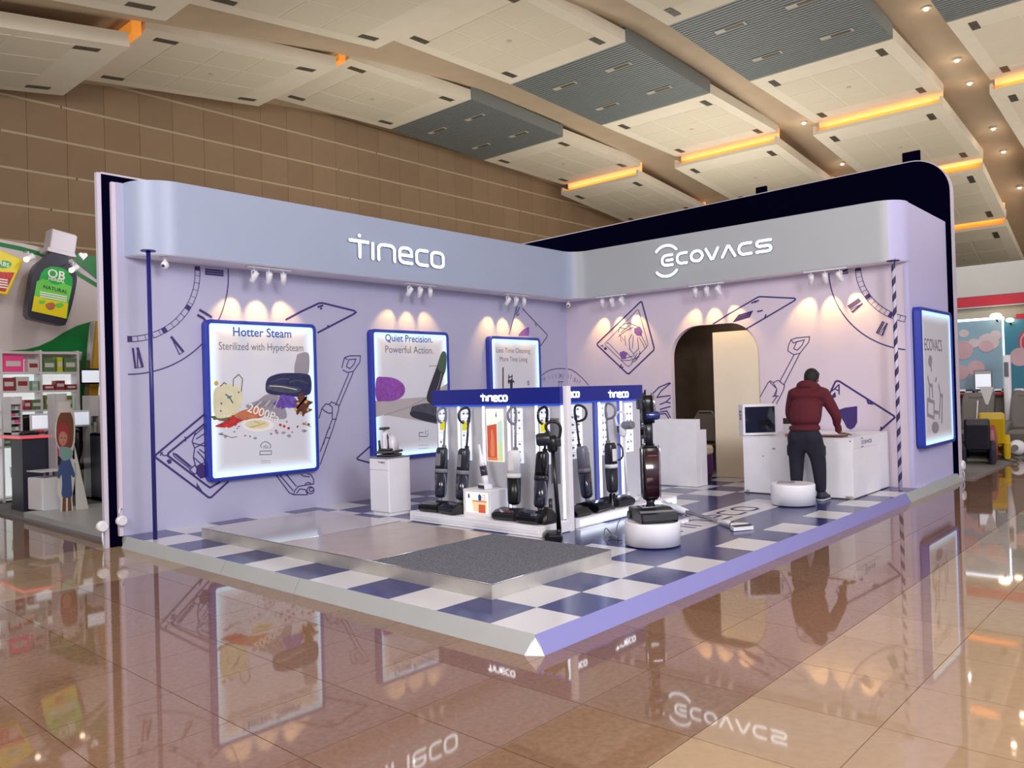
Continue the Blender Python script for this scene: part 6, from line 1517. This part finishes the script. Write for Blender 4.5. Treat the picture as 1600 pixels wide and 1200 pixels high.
# second screen turned towards the aisle
ms2 = thing('mural_screen', 'printed screen with a deep pink swirl on teal at the right edge of the picture', 'screen')
p0 = Vector((XM, -b[0]-.03)); YM = p0.y; f8 = py(YM); F8 = FY(YM)
P2_ = onx(1600, 508, 14.9)
F8 = frame((XM, YM, 0), (-.2, -.98, 0), (0, 0, 1), (-.98, .2, 0))
g = G(); g.box(0, .03, -.05, 1.5, b[1]-.05, 0, F8); fin(g, 'screen_board', 'teal_dark', ms2)
def cc8(cu, cv, r, n, m_, z_):
    g = G(); g.prism([(cu+r*math.cos(2*PI*i/n), cv+r*math.sin(2*PI*i/n)) for i in range(n)], z_, z_+.003, F8); fin(g, 'printed_disc', m_, ms2)
cc8(.62, 2.32, .34, 24, 'swirl_red', .001); cc8(.3, 2.0, .2, 20, 'cloud_pink', .002); cc8(.9, 1.7, .3, 20, 'cloud_pink', .002)
g = G(); g.ribbon([(.62+(.02+.0088*k)*math.cos(k*.5), 2.32+(.02+.0088*k)*math.sin(k*.5)) for k in range(35)], .03, .003, F8, d0=.005); fin(g, 'printed_swirl', 'swirl', ms2)
for k, (X, Y, lab) in enumerate([(1556, 494, 'bright floodlight on top of the mural screen corner'), (1578, 500, 'smaller bright floodlight right of the mural screen corner')]):
    p = onx(X, Y, 16.7); t = thing('floodlight', lab, 'lamp', p)
    g = G(); g.ell((0, 0, 0), (.09-.02*k, .12-.04*k, .07-.02*k), seg=14); fin(g, 'lens', 'lamp_glow', t)
    g = G(); g.tube([(0, 0, -.05), (.26, 0, -.15), (.26, 0, -p.z+.035)], .02, 6); fin(g, 'bracket', 'dark_plastic', t)
# demo table with screen and gadgets
t = thing('demo_table', 'long table with red edge behind the massage chairs in the right booth', 'table', (16.05, -.05, .03))
g = G(); g.box(0, 0, 1.16, .55, 4.2, 1.20, bev=.004); fin(g, 'tabletop', 'nr_red', t)
for y in (.1, 4.0):
    for x in (.05, .45):
        g = G(); g.box(x, y, 0, x+.05, y+.05, 1.16); fin(g, 'leg', 'grey_plastic', t)
g = G(); g.box(.28, .1, .3, .30, 4.1, 1.16); fin(g, 'modesty_board', 'nr_white', t)
t = thing('television', 'small television showing a bright picture on the table in the right booth', 'television', (16.3, 0, 1.232))
a = onx(1521, 580, 16.3); b = onx(1551, 600, 16.3)
g = G(); g.box(0, b.y, .06, .04, a.y, .5, bev=.006); g.box(-.03, (a.y+b.y)/2-.1, 0, .1, (a.y+b.y)/2+.1, .06); fin(g, 'case', 'grey_plastic', t)
g = G(); g.box(-.004, b.y+.03, .09, 0, a.y-.03, .42); fin(g, 'screen', 'print_lit', t)
g = G(); g.box(-.005, b.y+.02, .43, 0, a.y-.02, .48); fin(g, 'header_strip', 'nr_white', t)
for k, (X, c_, nm) in enumerate([(1504, 'white_plastic', 'white'), (1515, 'dark_plastic', 'black and white'), (1534, 'black_plastic', 'black'), (1560, 'white_plastic', 'white'), (1572, 'dark_plastic', 'dark'), (1592, 'white_plastic', 'white')]):
    p = onx(X, 600, 16.15); t = thing('robot_gadget', '%s gadget on the red-edged table, %s' % (nm, ['leftmost', 'second from left', 'in front of the television', 'just right of the television', 'below the deep pink swirl', 'rightmost'][k]), 'gadget', (16.15, p.y, 1.232))
    g = G(); g.loft([[(q[0], q[1], z) for q in rrect(a_, b_, .05, 4)] for z, a_, b_ in ((0, .15, .17), (.05, .17, .19), (.09, .13, .15))]); fin(g, 'shell', c_, t)
    g = G(); g.box(-.086, -.06, .02, -.078, .06, .05); fin(g, 'front_window', 'black_plastic' if 'white' in c_ else 'white_plastic', t)
p = onx(1574, 590, 15.86); t = thing('tower_fan', 'slim white tower fan standing behind the table end below the deep pink swirl', 'fan', (15.86, p.y, .03))
g = G(); g.loft([[(q[0], q[1], z) for q in rrect(.14, .14, .05, 4)] for z in (.05, 2.0)]); fin(g, 'column', 'white_plastic', t)
g = G(); g.lathe([(.11, 0), (.10, .04), (.08, .06)], 24); fin(g, 'base', 'white_plastic', t)
g = G(); g.box(-.085, -.04, 1.55, -.08, .04, 1.85); fin(g, 'grille', 'grey_plastic', t)
# massage chairs
mat('leather_grey', (110, 106, 104), .5, bump=.1, bscale=30); mat('leather_grey_light', (110, 112, 106), .55); mat('leather_yellow', (206, 172, 20), .35); mat('leather_black', (38, 38, 52), .4); mat('leather_red', (150, 66, 62), .4)
def massage(label, loc, rz, m1, m2, s=1.0, group=None):
    t = thing('massage_chair', label, 'massage chair', loc, rz, group)
    M = Matrix.Diagonal((s, s, s, 1))
    def side(y0, y1): return [(-.42, .0), (.40, .0), (.46, .30), (.30, .52), (.05, .60), (-.10, .62), (-.35, .62), (-.45, .40)], y0, y1
    for y0, y1 in ((-.42, -.26), (.26, .42)):
        P, a_, b_ = side(y0, y1); g = G(); g.prism(P, -b_, -a_, M @ frame((0, 0, 0), (1, 0, 0), (0, 0, 1), (0, -1, 0)), bev=.04); fin(g, 'side_shell', m1, t)
    g = G(); g.prism([(-.20, .35), (-.42, .40), (-.62, 1.05), (-.58, 1.20), (-.46, 1.22), (-.38, 1.05), (-.16, .50)], -.30, .30, M @ frame((0, 0, 0), (1, 0, 0), (0, 0, 1), (0, -1, 0)), bev=.04); fin(g, 'backrest', m2, t)
    g = G(); g.box(-.30, -.26, .30, .36, .26, .46, M, bev=.05, seg=3); fin(g, 'seat', m2, t)
    g = G(); g.prism([(.30, .08), (.52, .06), (.60, .40), (.40, .44)], -.26, .26, M @ frame((0, 0, 0), (1, 0, 0), (0, 0, 1), (0, -1, 0)), bev=.03); fin(g, 'leg_rest', m2, t)
    g = G(); g.box(-.56, -.20, .98, -.40, .20, 1.16, M, bev=.04, seg=3); fin(g, 'headrest', m2, t)
    g = G(); g.tube([(-.13, 0, .50), (-.36, 0, 1.05)], .014, 6, M=M); fin(g, 'seam_piping', 'white_plastic', t)
    return t
def at(X, Y): return onz(X, Y, .032)
g1 = 'grey massage chairs in the right booth'
massage('grey massage chair at the left, behind the black one, in the right booth', (15.4, 1.84, .032), PI, 'leather_grey', 'leather_grey', 1.02, g1)
massage('grey massage chair in the middle below the white pennant in the right booth', (15.4, .92, .032), PI, 'leather_grey_light', 'leather_grey', 1.0, g1)
massage('grey massage chair with pale piping at the right edge of the picture', (15.4, -.0, .032), PI, 'leather_grey_light', 'leather_grey', 1.02, g1)
p = at(1528, 714); massage('black massage chair with chrome trim beside the tall backdrop', (12.8, .34, .032), .2, 'leather_black', 'leather_black', .67)
p = at(1555, 706); massage('bright yellow massage chair seen from behind', (14.0, .36, .032), .25, 'leather_yellow', 'leather_yellow', .72)
t = thing('chrome_trim_arm', 'grey lounger with chrome arm trim right beside the backdrop edge', 'lounger', (11.1, .42, .032), .2)
g = G(); g.loft([[(q[0], q[1], z) for q in rrect(a_, b_, .08, 4)] for z, a_, b_ in ((0, .3, .22), (.3, .45, .34), (.62, .42, .3), (.74, .25, .2))]); fin(g, 'shell', 'leather_grey', t)
g = G(); g.tube([(-.22, -.12, .3), (-.24, -.16, .5), (-.18, -.17, .66), (-.05, -.18, .58), (.05, -.19, .45), (0, -.18, .3)], .018, 8); fin(g, 'chrome_arm', 'chrome', t)
t = thing('red_bag', 'dull red bag leaning between the black and the yellow massage chairs', 'bag', (13.36, .22, .032), .3)
g = G(); g.loft([[(q[0], q[1], z) for q in rrect(a_, b_, .05, 4)] for z, a_, b_ in ((0, .2, .16), (.3, .24, .18), (.55, .18, .14), (.66, .12, .1))]); fin(g, 'bag_body', 'leather_red', t)
t = thing('white_pod', 'white rounded pod on the carpet right of the yellow chair', 'footrest', (14.55, .02, .032))
g = G(); g.ell((0, 0, .16), (.20, .15, .15), seg=18); fin(g, 'pod_shell', 'white_plastic', t)
g = G(); g.lathe([(.06, 0), (.06, .01)], 14, TR(-.215, 0, .17) @ RY(-PI/2)); fin(g, 'pod_opening', 'grey_plastic', t)
t = thing('pennant', 'white triangular pennant hanging between the grey massage chairs', 'pennant', (14.0, onx(1542, 620, 14.0).y, 0))
p = onx(1542, 605, 14.0); q = onx(1542, 632, 14.0)
g = G(); g.prism([(-.12, p.z), (.12, p.z), (.02, q.z), (-.02, q.z)], 0, .006, frame((0, 0, 0), (0, -1, 0), (0, 0, 1), (-1, 0, 0))); fin(g, 'cloth', 'white_paint', t)
g = G(); g.tube([(.02, -.17, p.z), (.02, .17, p.z)], .008, 6); g.tube([(.02, 0, p.z), (.02, 0, .04)], .008, 6); fin(g, 'hanger', 'grey_plastic', t)
g = G(); cc = [onz(x, y, .045) for x, y in [(1545, 715), (1560, 711), (1580, 713), (1592, 718), (1585, 722), (1570, 718), (1552, 717)]]
g.tube(cc, .008, 6); tag(fin(g, 'floor_cable', 'dark_plastic'), 'dark cable loosely looped on the carpet in front of the yellow chair', 'cable')

for (x, y, z, e) in ((14.3, 1.0, 4.4, 55), (14.3, 2.6, 4.4, 55), (12.0, 1.2, 4.4, 35), (.8, 8.6, 4.3, 34), (2.2, 9.6, 4.3, 30)):
    lamp('booth_fill', 'POINT', (x, y, z), e, (1, .96, .93), .08)  # fill points added to brighten the side booths, without any fittings
